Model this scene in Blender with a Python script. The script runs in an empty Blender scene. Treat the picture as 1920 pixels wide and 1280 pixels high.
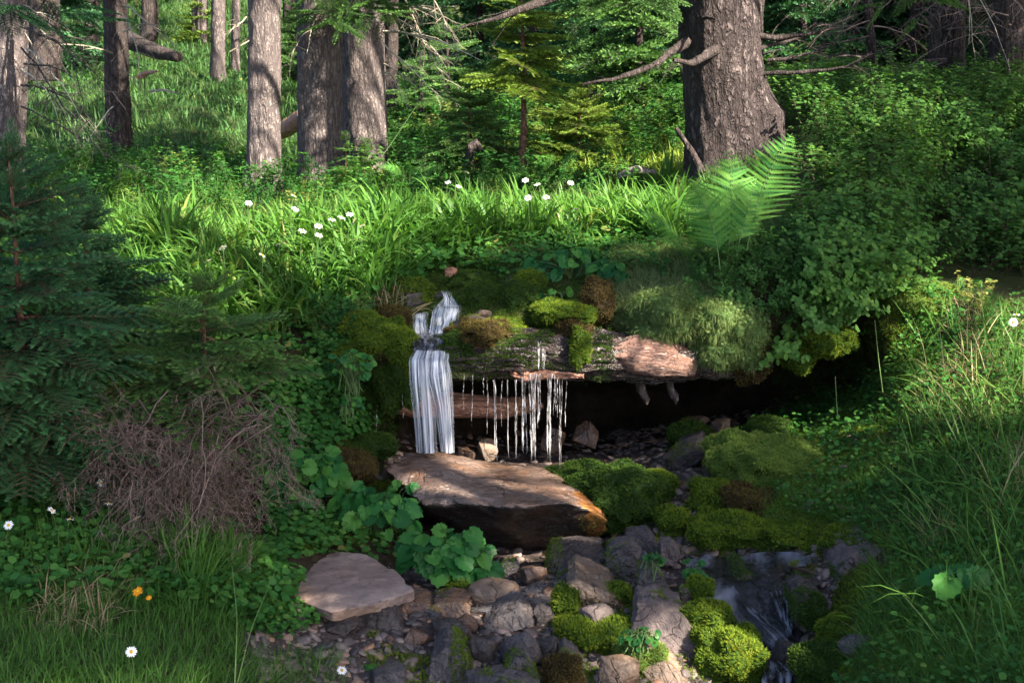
import bpy, bmesh, math, random
import numpy as np
from mathutils import Vector, Matrix
from mathutils.bvhtree import BVHTree
random.seed(5); rng = np.random.default_rng(11)
SC = bpy.context.scene
COL = SC.collection
# ------------------------------------------------------------------ camera
F = 2400.0; PITCH = math.radians(10.0); CAM = np.array([0.0, 0.0, 1.58])
cd = bpy.data.cameras.new('camera'); cam = bpy.data.objects.new('camera', cd); COL.objects.link(cam)
cd.sensor_width = 36.0; cd.lens = 45.0; cd.clip_start = 0.05; cd.clip_end = 400
cam.location = CAM; cam.rotation_euler = (math.pi/2 - PITCH, 0, 0)
cd.dof.use_dof = True; cd.dof.focus_distance = 5.3; cd.dof.aperture_fstop = 11.0
SC.camera = cam
# ------------------------------------------------------------------ light
SUN_AZ = math.radians(48); SUN_EL = math.radians(38)       # to the right, a little behind the camera
S = np.array([math.cos(SUN_EL)*math.sin(SUN_AZ), -math.cos(SUN_EL)*math.cos(SUN_AZ), math.sin(SUN_EL)])
w = bpy.data.worlds.new('World'); SC.world = w; w.use_nodes = True
nt = w.node_tree; sky = nt.nodes.new('ShaderNodeTexSky'); sky.sky_type = 'NISHITA'; sky.sun_disc = False
sky.sun_elevation = SUN_EL; sky.sun_rotation = math.atan2(S[0], S[1])
bg = nt.nodes['Background']; nt.links.new(sky.outputs[0], bg.inputs[0]); bg.inputs[1].default_value = 0.08; sky.air_density = 0.7; sky.dust_density = 1.6; sky.ozone_density = 0.6
sl = bpy.data.lights.new('sun', 'SUN'); sl.energy = 5.0; sl.angle = math.radians(0.5); sl.color = (1.0, 0.9, 0.74)
so = bpy.data.objects.new('sun', sl); COL.objects.link(so); so.location = (8, -6, 12)
so.rotation_euler = Vector(S).to_track_quat('Z', 'Y').to_euler()
vs = SC.view_settings; SC.display_settings.display_device = 'sRGB'
vs.view_transform = 'Standard'; vs.look = 'None'; vs.gamma = 1.0; vs.use_curve_mapping = False
vs.exposure = 2.8
cy = SC.cycles; cy.max_bounces = 6; cy.diffuse_bounces = 3; cy.glossy_bounces = 2; cy.transmission_bounces = 4
cy.transparent_max_bounces = 16; cy.use_denoising = True
cy.sample_clamp_indirect = 3.0
# ------------------------------------------------------------------ projection
CP, SP_ = math.cos(PITCH), math.sin(PITCH)
def rays(px, py):
    a = (np.asarray(px, float) - 960)/F; b = (640 - np.asarray(py, float))/F
    a, b = np.broadcast_arrays(a, b)
    return np.stack([a, CP + b*SP_, -SP_ + b*CP], -1)
def P(px, py, Y):
    r = rays(px, py); return CAM + r*(np.asarray(Y, float)/r[..., 1])[..., None]
def pix(p):
    q = np.asarray(p) - CAM
    f = q[..., 1]*CP - q[..., 2]*SP_; u = q[..., 1]*SP_ + q[..., 2]*CP
    f = np.where(f < 0.05, 0.05, f)
    return 960 + F*q[..., 0]/f, 640 - F*u/f, f
def ppm(Y): return F/Y          # pixels of the photograph per metre at that distance
# ------------------------------------------------------------------ noise
def _h(ix, iy, iz, s):
    h = (ix*374761393 + iy*668265263 + iz*2147483647 + s*974634777) & 0xffffffff
    h = ((h ^ (h >> 13))*1274126177) & 0xffffffff
    h = ((h ^ (h >> 15))*2246822519) & 0xffffffff
    return ((h ^ (h >> 14)) & 0xffffff)/float(0x7fffff) - 1.0
def vnoise(p, s=0):
    p = np.asarray(p, float); i = np.floor(p).astype(np.int64); f = p - i; f = f*f*f*(f*(f*6 - 15) + 10)
    r = 0
    for dx in (0, 1):
        for dy in (0, 1):
            for dz in (0, 1):
                wgt = (f[..., 0] if dx else 1 - f[..., 0])*(f[..., 1] if dy else 1 - f[..., 1])*(f[..., 2] if dz else 1 - f[..., 2])
                r = r + wgt*_h(i[..., 0] + dx, i[..., 1] + dy, i[..., 2] + dz, s)
    return r
def fbm(p, o=4, s=0, g=0.5):
    p = np.asarray(p, float); a = 1.0; r = 0; t = 0
    for k in range(o):
        r = r + a*vnoise(p, s + k*17); t += a; a *= g; p = p*2.03 + 11.7
    return r/t
# ------------------------------------------------------------------ mesh builder
class MB:
    def __init__(s): s.v = []; s.f = []; s.a = {'rnd': [], 'tip': [], 'u': []}; s.n = 0; s.m = []
    def add(s, v, f, rnd=0.5, tip=0.5, u=0.0, m=0):
        v = np.asarray(v, float).reshape(-1, 3); f = np.asarray(f, np.int64)
        if len(v) == 0: return s
        s.v.append(v); s.f.append(f + s.n); s.m.append(np.full(len(f), m, np.int32))
        for k, x in (('rnd', rnd), ('tip', tip), ('u', u)):
            s.a[k].append(np.broadcast_to(np.asarray(x, float), (len(v),)).copy())
        s.n += len(v); return s
    def arrays(s): return np.concatenate(s.v), s.f
    def build(s, name, mats, parent=None, loc=None, smooth=True):
        me = bpy.data.meshes.new(name); v = np.concatenate(s.v)
        base = np.zeros(3) if loc is None else np.asarray(loc, float)
        if parent is not None and loc is None: base = np.array(parent.location)
        v = v - base
        me.vertices.add(len(v)); me.vertices.foreach_set('co', v.astype(np.float32).ravel())
        lt = np.concatenate([np.full(len(f), f.shape[1], np.int32) for f in s.f])
        lv = np.concatenate([f.ravel() for f in s.f]).astype(np.int32)
        ls = np.concatenate([[0], np.cumsum(lt)[:-1]]).astype(np.int32)
        me.loops.add(len(lv)); me.loops.foreach_set('vertex_index', lv)
        me.polygons.add(len(lt)); me.polygons.foreach_set('loop_start', ls); me.polygons.foreach_set('loop_total', lt)
        me.polygons.foreach_set('material_index', np.concatenate(s.m))
        me.polygons.foreach_set('use_smooth', np.full(len(lt), smooth))
        for k in s.a:
            at = me.attributes.new(k, 'FLOAT', 'POINT'); at.data.foreach_set('value', np.concatenate(s.a[k]).astype(np.float32))
        me.update(calc_edges=True)
        for mm in (mats if isinstance(mats, (list, tuple)) else [mats]): me.materials.append(mm)
        o = bpy.data.objects.new(name, me); COL.objects.link(o)
        if parent is not None: o.parent = parent
        else: o.location = base
        return o
def tag(o, label=None, cat=None, group=None, kind=None):
    if label: o['label'] = label
    if cat: o['category'] = cat
    if group: o['group'] = group
    if kind: o['kind'] = kind
    return o
def empty(name, loc, label, cat, group=None):
    o = bpy.data.objects.new(name, None); COL.objects.link(o); o.location = loc; o.empty_display_size = 0.1
    return tag(o, label, cat, group)
def rotz(a):
    c, s_ = np.cos(a), np.sin(a); z = np.zeros_like(c); o = np.ones_like(c)
    return np.stack([np.stack([c, -s_, z], -1), np.stack([s_, c, z], -1), np.stack([z, z, o], -1)], -2)
def frame_from(n, yaw):
    """rotation whose z axis is n, spun by yaw"""
    n = n/np.linalg.norm(n, axis=-1, keepdims=True)
    ref = np.where(np.abs(n[..., 2:3]) < 0.95, np.array([0, 0, 1.0]), np.array([1.0, 0, 0]))
    x = np.cross(ref, n); x /= np.linalg.norm(x, axis=-1, keepdims=True); y = np.cross(n, x)
    c, s_ = np.cos(yaw)[..., None], np.sin(yaw)[..., None]
    return np.stack([x*c + y*s_, y*c - x*s_, n], -1)
def frame_x(d, roll=None):
    """rotation whose x axis is d, z as upright as it can be"""
    d = d/np.linalg.norm(d, axis=-1, keepdims=True); up = np.array([0, 0, 1.0])
    y = np.cross(up, d); y /= np.maximum(np.linalg.norm(y, axis=-1, keepdims=True), 1e-6); z = np.cross(d, y)
    if roll is not None:
        c, s_ = np.cos(roll)[..., None], np.sin(roll)[..., None]; y, z = y*c + z*s_, z*c - y*s_
    return np.stack([d, y, z], -1)
def inst(mb, tv, tf, pos, R, scale, rnd=None, tip=None, u=0.0, m=0):
    """stamp a template many times into one mesh"""
    n = len(pos)
    if n == 0: return
    scale = np.asarray(scale, float)
    if scale.ndim == 0: scale = np.full(n, scale)
    sv = tv[None]*(scale[:, None, None] if scale.ndim == 1 else scale[:, None, :])
    v = np.einsum('nij,nkj->nki', R, sv) + pos[:, None]
    k = len(tv); f = tf[None] + (np.arange(n)*k)[:, None, None]
    r = rng.random(n) if rnd is None else np.asarray(rnd)
    t = np.full(k, 0.5) if tip is None else tip
    mb.add(v.reshape(-1, 3), f.reshape(-1, tf.shape[1]), np.repeat(r, k), np.tile(t, n), u, m)
def tubes(mb, pts, rad, sides=4, rnd=None, m=0, cap=False):
    """pts (m,n,3) polylines, rad (m,n)"""
    pts = np.asarray(pts, float); rad = np.asarray(rad, float)
    if pts.ndim == 2: pts = pts[None]; rad = rad[None]
    if len(pts) == 0: return
    k, n = pts.shape[:2]
    t = np.gradient(pts, axis=1); t /= np.maximum(np.linalg.norm(t, axis=-1, keepdims=True), 1e-9)
    mean = t.mean(1, keepdims=True)
    ref = np.where(np.abs(mean[..., 2:3]) < 0.8, np.array([0, 0, 1.0]), np.array([1.0, 0.2, 0])); ref = np.broadcast_to(ref, t.shape)
    x = np.cross(ref, t); x /= np.maximum(np.linalg.norm(x, axis=-1, keepdims=True), 1e-9); y = np.cross(t, x)
    a = np.arange(sides)*2*math.pi/sides
    v = pts[:, :, None] + rad[..., None, None]*(x[:, :, None]*np.cos(a)[:, None] + y[:, :, None]*np.sin(a)[:, None])
    i = np.arange(n - 1)[:, None]*sides; j = np.arange(sides)[None]; jn = (j + 1) % sides
    f = np.stack([i + j, i + jn, i + sides + jn, i + sides + j], -1).reshape(-1, 4)
    f = f[None] + (np.arange(k)*n*sides)[:, None, None]
    r = (rng.random(k) if rnd is None else np.broadcast_to(rnd, (k,)))
    mb.add(v.reshape(-1, 3), f.reshape(-1, 4), np.repeat(r, n*sides), np.tile(np.repeat(np.linspace(0, 1, n), sides), k), 0.5, m)
def inpoly(x, y, poly):
    x = np.asarray(x, float); y = np.asarray(y, float); r = np.zeros(x.shape, bool); n = len(poly)
    for i in range(n):
        x1, y1 = poly[i]; x2, y2 = poly[(i + 1) % n]
        if y1 == y2: continue
        r ^= ((y1 > y) != (y2 > y)) & (x < (x2 - x1)*(y - y1)/(y2 - y1) + x1)
    return r
# ------------------------------------------------------------------ materials
def newmat(name):
    m = bpy.data.materials.new(name); m.use_nodes = True; n = m.node_tree; n.nodes.clear()
    out = n.nodes.new('ShaderNodeOutputMaterial'); return m, n, out
def N(n, t, **kw):
    o = n.nodes.new('ShaderNode' + t)
    for k, v in kw.items():
        if k in o.inputs: o.inputs[k].default_value = v
        else: setattr(o, k, v)
    return o
def ramp(n, fac, stops):
    r = n.nodes.new('ShaderNodeValToRGB'); e = r.color_ramp.elements
    while len(e) < len(stops): e.new(0.5)
    for el, (p, c) in zip(e, stops): el.position = p; el.color = (*c, 1)
    n.links.new(fac, r.inputs[0]); return r.outputs[0]
def mixc(n, fac, a, b, mode='MIX'):
    x = n.nodes.new('ShaderNodeMix'); x.data_type = 'RGBA'; x.blend_type = mode; x.clamp_result = False
    for sock, val in ((x.inputs[0], fac), (x.inputs[6], a), (x.inputs[7], b)):
        if hasattr(val, 'is_output'): n.links.new(val, sock)
        elif isinstance(val, (int, float)): sock.default_value = val
        else: sock.default_value = (*val, 1)
    return x.outputs[2]
def attr(n, name):
    a = n.nodes.new('ShaderNodeAttribute'); a.attribute_name = name; return a.outputs['Fac']
def leafmat(name, stops, trans=0.35, rough=0.5, spec=0.35, tipcol=None, tipamt=0.4):
    m, n, out = newmat(name)
    c = ramp(n, attr(n, 'rnd'), stops)
    if tipcol:
        mt = n.nodes.new('ShaderNodeMath'); mt.operation = 'MULTIPLY'; n.links.new(attr(n, 'tip'), mt.inputs[0]); mt.inputs[1].default_value = tipamt
        c = mixc(n, mt.outputs[0], c, tipcol)
    b = N(n, 'BsdfPrincipled', Roughness=rough); b.inputs['Specular IOR Level'].default_value = spec*0.45; n.links.new(c, b.inputs['Base Color'])
    t = N(n, 'BsdfTranslucent'); n.links.new(mixc(n, 1.0, c, (1.25, 1.35, 0.6), 'MULTIPLY'), t.inputs[0])
    mx = N(n, 'MixShader'); mx.inputs[0].default_value = trans
    n.links.new(b.outputs[0], mx.inputs[1]); n.links.new(t.outputs[0], mx.inputs[2]); n.links.new(mx.outputs[0], out.inputs[0]); return m
def objco(n, scale=(1, 1, 1)):
    t = n.nodes.new('ShaderNodeTexCoord'); mp = n.nodes.new('ShaderNodeMapping'); mp.inputs['Scale'].default_value = scale
    n.links.new(t.outputs['Object'], mp.inputs[0]); return mp.outputs[0]
def noise(n, vec, scale, detail=6, rough=0.6, dist=0.0):
    x = N(n, 'TexNoise', Scale=scale, Detail=detail, Roughness=rough, Distortion=dist); n.links.new(vec, x.inputs['Vector']); return x.outputs[0]
def bump(n, h, strength, dist, normal=None):
    b = N(n, 'Bump', Strength=strength, Distance=dist); n.links.new(h, b.inputs['Height'])
    if normal is not None: n.links.new(normal, b.inputs['Normal'])
    return b.outputs[0]
def rockmat(name, stops, rough=(0.55, 0.85), scale=6.0, bstr=0.6, stain=None, stainamt=0.5, spec=0.4, strat=None, bdist=0.02, crack=0.5):
    m, n, out = newmat(name); co = objco(n)
    a = noise(n, co, scale, 8, 0.65, 0.4); c = ramp(n, a, stops)
    f = noise(n, co, scale*9, 5, 0.7); c = mixc(n, 0.45, c, ramp(n, f, [(0.3, (0.25,)*3), (0.7, (1.5,)*3)]), 'MULTIPLY')
    if stain:
        sn = noise(n, co, scale*0.55, 4, 0.55, 0.8); c = mixc(n, ramp(n, sn, [(0.48, (0,)*3), (0.68, (stainamt,)*3)]), c, stain)
    ck = noise(n, objco(n, (1, 1, 1.6)), scale*0.8, 2, 0.5, 1.2); s1 = n.nodes.new('ShaderNodeMath'); s1.operation = 'SUBTRACT'; n.links.new(ck, s1.inputs[0]); s1.inputs[1].default_value = 0.47
    s2 = n.nodes.new('ShaderNodeMath'); s2.operation = 'ABSOLUTE'; n.links.new(s1.outputs[0], s2.inputs[0]); crk = ramp(n, s2.outputs[0], [(0.0, (1 - crack,)*3), (0.009, (1,)*3)]); c = mixc(n, 1.0, c, crk, 'MULTIPLY')
    b = N(n, 'BsdfPrincipled'); b.inputs['Specular IOR Level'].default_value = spec; n.links.new(c, b.inputs['Base Color'])
    rr = ramp(n, noise(n, co, scale*1.7, 4), [(0.35, (rough[0],)*3), (0.65, (rough[1],)*3)]); n.links.new(rr, b.inputs['Roughness'])
    nm = bump(n, a, bstr, bdist*2); nm = bump(n, f, min(1, bstr*1.4), bdist*0.6, nm); nm = bump(n, crk, 0.8, bdist*0.6, nm)
    if strat:
        st = noise(n, objco(n, strat), scale, 4, 0.6); nm = bump(n, st, bstr, bdist, nm)
    n.links.new(nm, b.inputs['Normal']); n.links.new(b.outputs[0], out.inputs[0]); return m
def barkmat(name, dark, mid, light, sx=26.0, sz=9.0, bstr=1.0, rough=0.9, spec=0.2, bdist=0.02, lichen=None, axis=2, cw=0.10, plates=0.0):
    """bark or wood: irregular fissures running along one axis"""
    m, n, out = newmat(name); sc = [1.0, 1.0, 1.0]; sc[axis] = sz/sx; co = objco(n, tuple(sc))
    def ridge(scale, det, dist, w_):
        a = noise(n, co, scale, det, 0.55, dist); s_ = n.nodes.new('ShaderNodeMath'); s_.operation = 'SUBTRACT'; n.links.new(a, s_.inputs[0]); s_.inputs[1].default_value = 0.5
        b_ = n.nodes.new('ShaderNodeMath'); b_.operation = 'ABSOLUTE'; n.links.new(s_.outputs[0], b_.inputs[0]); return ramp(n, b_.outputs[0], [(0.0, (0,)*3), (w_, (1,)*3)])
    r1 = ridge(sx*0.42, 3, 0.25, cw); r2 = ridge(sx*1.0, 4, 0.35, cw*0.8); h = mixc(n, 0.6, r1, r2, 'MULTIPLY')
    if plates: co = objco(n, (1, 1, 0.62)); h = mixc(n, plates, h, ridge(sx*0.62, 3, 0.3, cw*0.7), 'MULTIPLY'); co = objco(n, tuple(sc))
    fine = noise(n, co, sx*2.6, 6, 0.7); big = noise(n, objco(n), 3.0, 4)
    c = ramp(n, fine, [(0.3, mid), (0.72, light)]); c = mixc(n, h, dark, c)
    c = mixc(n, ramp(n, big, [(0.4, (0,)*3), (0.7, (0.45,)*3)]), c, mid)
    if lichen: c = mixc(n, ramp(n, noise(n, objco(n), 7.0, 6, 0.7), [(0.56, (0,)*3), (0.66, (0.6,)*3)]), c, lichen)
    b = N(n, 'BsdfPrincipled', Roughness=rough); b.inputs['Specular IOR Level'].default_value = spec; n.links.new(c, b.inputs['Base Color'])
    nm = bump(n, h, bstr, bdist); nm = bump(n, fine, bstr*0.7, bdist*0.4, nm)
    n.links.new(nm, b.inputs['Normal']); n.links.new(b.outputs[0], out.inputs[0]); return m
def plainmat(name, stops, rough=0.8, spec=0.3, bscale=60.0, bstr=0.4, bdist=0.004, useattr=True):
    m, n, out = newmat(name); co = objco(n); f = noise(n, co, bscale, 5, 0.65)
    c = ramp(n, attr(n, 'rnd') if useattr else f, stops); c = mixc(n, 0.4, c, ramp(n, f, [(0.3, (0.4,)*3), (0.7, (1.4,)*3)]), 'MULTIPLY')
    b = N(n, 'BsdfPrincipled', Roughness=rough); b.inputs['Specular IOR Level'].default_value = spec; n.links.new(c, b.inputs['Base Color'])
    n.links.new(bump(n, f, bstr, bdist), b.inputs['Normal']); n.links.new(b.outputs[0], out.inputs[0]); return m
def watermat(name, col, a_lo, a_hi, su, sv, rough=0.15, white=(0.85, 0.9, 1.0), wamt=0.6, body=(0.02, 0.02, 0.025), bdist=0.01, bst=0.35, edge=False, det=4, wlo=0.38, whi=0.66, iso=0.0):
    """falling or running water: streaks along the flow (attributes u across, tip along)"""
    m, n, out = newmat(name)
    cb = n.nodes.new('ShaderNodeCombineXYZ'); n.links.new(attr(n, 'u'), cb.inputs[0]); n.links.new(attr(n, 'tip'), cb.inputs[1]); n.links.new(attr(n, 'rnd'), cb.inputs[2])
    mp = n.nodes.new('ShaderNodeMapping'); mp.inputs['Scale'].default_value = (su, sv, 5.0); n.links.new(cb.outputs[0], mp.inputs[0])
    s1 = noise(n, mp.outputs[0], 1.0, det, 0.6, 0.25)
    wf = ramp(n, s1, [(wlo, (0,)*3), (whi, (wamt,)*3)])
    gl = N(n, 'BsdfPrincipled', Roughness=rough); gl.inputs['Base Color'].default_value = (*body, 1); gl.inputs['IOR'].default_value = 1.33; gl.inputs['Specular IOR Level'].default_value = 0.9
    wd = N(n, 'BsdfPrincipled', Roughness=0.35); wd.inputs['Base Color'].default_value = (*white, 1); wd.inputs['Subsurface Weight'].default_value = 0.0
    tr = N(n, 'BsdfTransparent')
    nm = bump(n, s1, bst, bdist)
    if iso: nm = bump(n, noise(n, objco(n), 26.0, 3, 0.5, 0.6), iso, 0.03, nm)
    n.links.new(nm, gl.inputs['Normal']); n.links.new(nm, wd.inputs['Normal'])
    tl = N(n, 'BsdfTranslucent'); tl.inputs[0].default_value = (*white, 1); mt = N(n, 'MixShader'); mt.inputs[0].default_value = 0.35
    n.links.new(wd.outputs[0], mt.inputs[1]); n.links.new(tl.outputs[0], mt.inputs[2])
    m1 = N(n, 'MixShader'); n.links.new(wf, m1.inputs[0]); n.links.new(gl.outputs[0], m1.inputs[1]); n.links.new(mt.outputs[0], m1.inputs[2])
    al = ramp(n, s1, [(0.34, (a_lo,)*3), (0.64, (a_hi,)*3)])
    if edge:
        ua = attr(n, 'u'); pp = n.nodes.new('ShaderNodeMath'); pp.operation = 'PINGPONG'; n.links.new(ua, pp.inputs[0]); pp.inputs[1].default_value = 0.5
        ad = n.nodes.new('ShaderNodeMath'); ad.operation = 'MULTIPLY_ADD'; n.links.new(s1, ad.inputs[0]); ad.inputs[1].default_value = 0.25; n.links.new(pp.outputs[0], ad.inputs[2])
        al = mixc(n, 1.0, al, ramp(n, ad.outputs[0], [(0.10, (0,)*3), (0.34, (1,)*3)]), 'MULTIPLY'); al = mixc(n, 1.0, al, ramp(n, attr(n, 'tip'), [(0.0, (0.35,)*3), (0.16, (1,)*3)]), 'MULTIPLY')
    m2 = N(n, 'MixShader'); n.links.new(al, m2.inputs[0]); n.links.new(tr.outputs[0], m2.inputs[1]); n.links.new(m1.outputs[0], m2.inputs[2])
    n.links.new(m2.outputs[0], out.inputs[0]); return m
# ------------------------------------------------------------------ terrain: one sheet, each column a profile that folds under the log
COLS = {
 -900: [(2200,1.70),(1500,2.20),(1280,2.60),(1190,2.90),(1110,3.15),(1050,3.40),(960,3.70),(890,3.95),(850,4.10),(815,4.25),(760,4.40),(715,4.55),(665,4.70),(612,4.90),(560,5.10),(500,5.50),(442,6.10),(374,8.50),(332,9.30),(268,11.10),(190,13.00),(90,18.00),(-120,27.00),(-700,45.00)],
 0: [(2200,1.90),(1500,2.60),(1280,3.00),(1190,3.30),(1110,3.55),(1050,3.80),(960,4.15),(890,4.40),(850,4.55),(815,4.67),(760,4.85),(715,5.00),(665,5.15),(612,5.35),(560,5.60),(500,5.90),(442,6.50),(374,8.50),(332,9.90),(268,11.80),(190,14.00),(90,19.00),(-120,29.00),(-700,48.00)],
 350: [(2200,2.00),(1500,2.80),(1280,3.20),(1190,3.50),(1110,3.75),(1050,4.00),(960,4.35),(890,4.60),(850,4.75),(815,4.87),(760,5.00),(715,5.15),(665,5.30),(612,5.50),(560,5.70),(500,6.00),(442,6.60),(374,8.50),(332,10.10),(268,12.10),(190,14.50),(95,20.00),(-100,30.00),(-700,50.00)],
 520: [(2200,2.20),(1500,3.10),(1280,3.50),(1190,3.75),(1110,4.00),(1050,4.30),(960,4.60),(890,4.85),(850,4.95),(815,5.05),(760,5.15),(715,5.25),(665,5.37),(612,5.55),(560,5.75),(500,6.05),(442,6.60),(374,8.50),(332,10.20),(268,12.60),(190,15.50),(95,21.00),(-100,31.00),(-700,52.00)],
 640: [(2200,2.30),(1500,3.25),(1280,3.65),(1190,3.90),(1110,4.20),(1050,4.45),(960,4.80),(890,5.05),(850,5.15),(815,5.25),(760,5.33),(715,5.40),(665,5.42),(612,5.50),(560,5.75),(500,6.05),(442,6.60),(374,8.50),(332,10.10),(268,12.60),(190,15.50),(95,21.00),(-100,32.00),(-700,54.00)],
 715: [(2200,2.30),(1500,3.30),(1280,3.70),(1190,3.95),(1110,4.25),(1050,4.50),(960,4.90),(890,5.25),(850,5.50),(815,5.72),(745,5.75),(722,5.55),(665,5.36),(605,5.45),(560,5.65),(500,6.00),(442,6.60),(374,8.50),(332,9.90),(268,12.60),(190,15.50),(95,22.00),(-90,33.00),(-700,56.00)],
 800: [(2200,2.30),(1500,3.30),(1280,3.72),(1190,3.98),(1110,4.28),(1050,4.85),(960,5.20),(890,5.50),(850,5.80),(815,6.15),(735,6.10),(715,5.75),(672,5.50),(645,5.50),(585,5.72),(535,5.95),(442,6.50),(374,8.50),(332,9.70),(268,12.60),(190,15.50),(95,22.00),(-80,33.00),(-700,58.00)],
 960: [(2200,2.30),(1500,3.30),(1280,3.75),(1190,4.00),(1110,4.35),(1050,4.90),(960,5.25),(890,5.55),(850,5.90),(815,6.50),(725,6.60),(700,5.60),(665,5.50),(605,5.52),(560,5.70),(500,6.05),(430,6.60),(354,7.95),(312,9.00),(245,11.50),(190,15.00),(95,22.00),(-60,34.00),(-700,60.00)],
 1100: [(2200,2.30),(1500,3.30),(1280,3.75),(1190,4.00),(1110,4.32),(1050,4.85),(960,5.20),(890,5.50),(850,5.90),(815,6.60),(725,6.70),(700,5.65),(650,5.55),(590,5.55),(545,5.75),(495,6.05),(430,6.60),(354,7.95),(312,9.00),(245,11.50),(190,15.00),(95,22.00),(-60,34.00),(-700,60.00)],
 1220: [(2200,2.30),(1500,3.30),(1280,3.75),(1190,4.00),(1110,4.30),(1050,4.60),(960,4.95),(890,5.30),(840,5.75),(805,6.65),(725,6.75),(700,5.65),(640,5.50),(560,5.52),(520,5.75),(475,6.10),(420,6.60),(354,7.85),(312,8.80),(245,11.00),(190,15.00),(95,22.00),(-60,34.00),(-700,60.00)],
 1350: [(2200,2.30),(1500,3.30),(1280,3.78),(1190,4.03),(1110,4.30),(1050,4.55),(960,4.90),(890,5.20),(830,5.65),(785,6.65),(715,6.75),(692,5.65),(630,5.48),(545,5.50),(500,5.75),(455,6.10),(405,6.50),(345,7.10),(305,7.60),(230,9.50),(190,14.00),(95,22.00),(-60,34.00),(-700,60.00)],
 1450: [(2200,2.50),(1500,3.40),(1280,3.92),(1190,4.12),(1110,4.30),(1050,4.50),(960,4.75),(890,5.10),(820,5.55),(765,6.60),(680,6.70),(655,5.70),(610,5.45),(545,5.50),(500,5.70),(450,6.05),(395,6.50),(325,7.10),(270,7.70),(205,8.70),(190,13.00),(95,22.00),(-60,34.00),(-700,60.00)],
 1540: [(2200,2.40),(1500,3.20),(1280,3.75),(1190,4.00),(1110,4.20),(1050,4.40),(960,4.65),(890,4.95),(815,5.40),(745,6.50),(655,6.55),(630,5.75),(595,5.50),(545,5.52),(500,5.70),(450,6.00),(385,6.50),(305,7.10),(235,7.80),(192,8.60),(188,12.00),(95,21.00),(-60,34.00),(-700,60.00)],
 1610: [(2200,2.10),(1500,2.90),(1280,3.40),(1190,3.70),(1110,4.00),(1050,4.25),(960,4.55),(890,4.80),(815,5.10),(735,5.90),(640,6.10),(605,5.80),(570,5.60),(535,5.60),(495,5.75),(445,6.00),(375,6.60),(295,7.20),(220,7.90),(188,8.60),(186,12.00),(95,21.00),(-60,33.00),(-700,58.00)],
 1690: [(2200,2.00),(1500,2.70),(1280,3.15),(1190,3.50),(1110,3.80),(1050,4.10),(960,4.40),(890,4.65),(830,4.85),(770,5.03),(730,5.13),(690,5.22),(640,5.35),(585,5.50),(535,5.72),(470,6.10),(385,6.60),(300,7.20),(222,7.90),(190,8.70),(186,12.00),(95,21.00),(-60,33.00),(-700,56.00)],
 1850: [(2200,1.90),(1500,2.50),(1280,2.90),(1190,3.20),(1110,3.55),(1050,3.80),(960,4.15),(890,4.40),(830,4.60),(770,4.80),(725,4.95),(680,5.10),(630,5.25),(575,5.42),(535,5.75),(475,6.20),(390,6.60),(310,7.20),(232,7.90),(200,8.70),(190,12.00),(95,20.00),(-60,32.00),(-700,54.00)],
 2100: [(2200,1.70),(1500,2.20),(1280,2.60),(1190,2.90),(1110,3.25),(1050,3.50),(960,3.85),(890,4.15),(830,4.40),(770,4.60),(725,4.80),(680,4.95),(630,5.15),(575,5.40),(535,5.75),(475,6.20),(390,6.60),(310,7.20),(235,7.90),(200,8.70),(190,12.00),(90,19.00),(-80,30.00),(-700,50.00)],
 2900: [(2200,1.50),(1500,1.90),(1280,2.30),(1190,2.60),(1110,2.90),(1050,3.10),(960,3.40),(890,3.70),(830,4.00),(770,4.20),(725,4.40),(680,4.60),(630,4.80),(575,5.10),(535,5.50),(475,6.00),(390,6.50),(310,7.10),(240,7.90),(200,8.70),(185,11.00),(80,17.00),(-100,26.00),(-700,44.00)]}
kx = np.array(sorted(COLS)); CT = np.array([[(a, b) for a, b in COLS[k]] for k in kx], float)     # ncol,24,2
cxs = np.concatenate([np.linspace(-900, -80, 40, endpoint=False), np.linspace(-80, 2000, 420, endpoint=False), np.linspace(2000, 2900, 40)])
tab = np.stack([np.stack([np.interp(cxs, kx, CT[:, r, c]) for r in range(24)], 1) for c in (0, 1)], -1)   # nc,24,2
ker = np.exp(-0.5*(np.arange(-9, 10)/4.0)**2); ker /= ker.sum()
pad = np.pad(tab, ((9, 9), (0, 0), (0, 0)), mode='edge')
tab = sum(ker[i]*pad[i:i + len(cxs)] for i in range(19))
ctrl = P(cxs[:, None], tab[..., 0], tab[..., 1])                                                       # nc,24,3
def catmull(c, sub):
    out = []
    for i in range(c.shape[1] - 1):
        p0 = c[:, max(i - 1, 0)]; p1 = c[:, i]; p2 = c[:, i + 1]; p3 = c[:, min(i + 2, c.shape[1] - 1)]
        k = sub[i]
        for t in np.arange(k)/k:
            m1 = (p2 - p0)*0.35; m2 = (p3 - p1)*0.35
            d = np.linalg.norm(p2 - p1, axis=-1, keepdims=True)
            l1 = np.maximum(np.linalg.norm(m1, axis=-1, keepdims=True), 1e-6); l2 = np.maximum(np.linalg.norm(m2, axis=-1, keepdims=True), 1e-6)
            m1 = m1*np.minimum(1, 1.2*d/l1); m2 = m2*np.minimum(1, 1.2*d/l2)
            out.append((2*t**3 - 3*t*t + 1)*p1 + (t**3 - 2*t*t + t)*m1 + (3*t*t - 2*t**3)*p2 + (t**3 - t*t)*m2)
    out.append(c[:, -1]); return np.stack(out, 1)
SUB = [8, 10, 12, 12, 10, 12, 12, 12, 12, 12, 10, 12, 10, 12, 12, 14, 14, 14, 14, 12, 12, 12, 12]
G = catmull(ctrl, SUB); ROW = np.repeat(np.arange(23), SUB).tolist() + [23]; ROW = np.array(ROW)
def gnormals(g):
    a = np.gradient(g, axis=0); b = np.gradient(g, axis=1); n = np.cross(a, b)
    return n/np.maximum(np.linalg.norm(n, axis=-1, keepdims=True), 1e-9)
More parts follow.
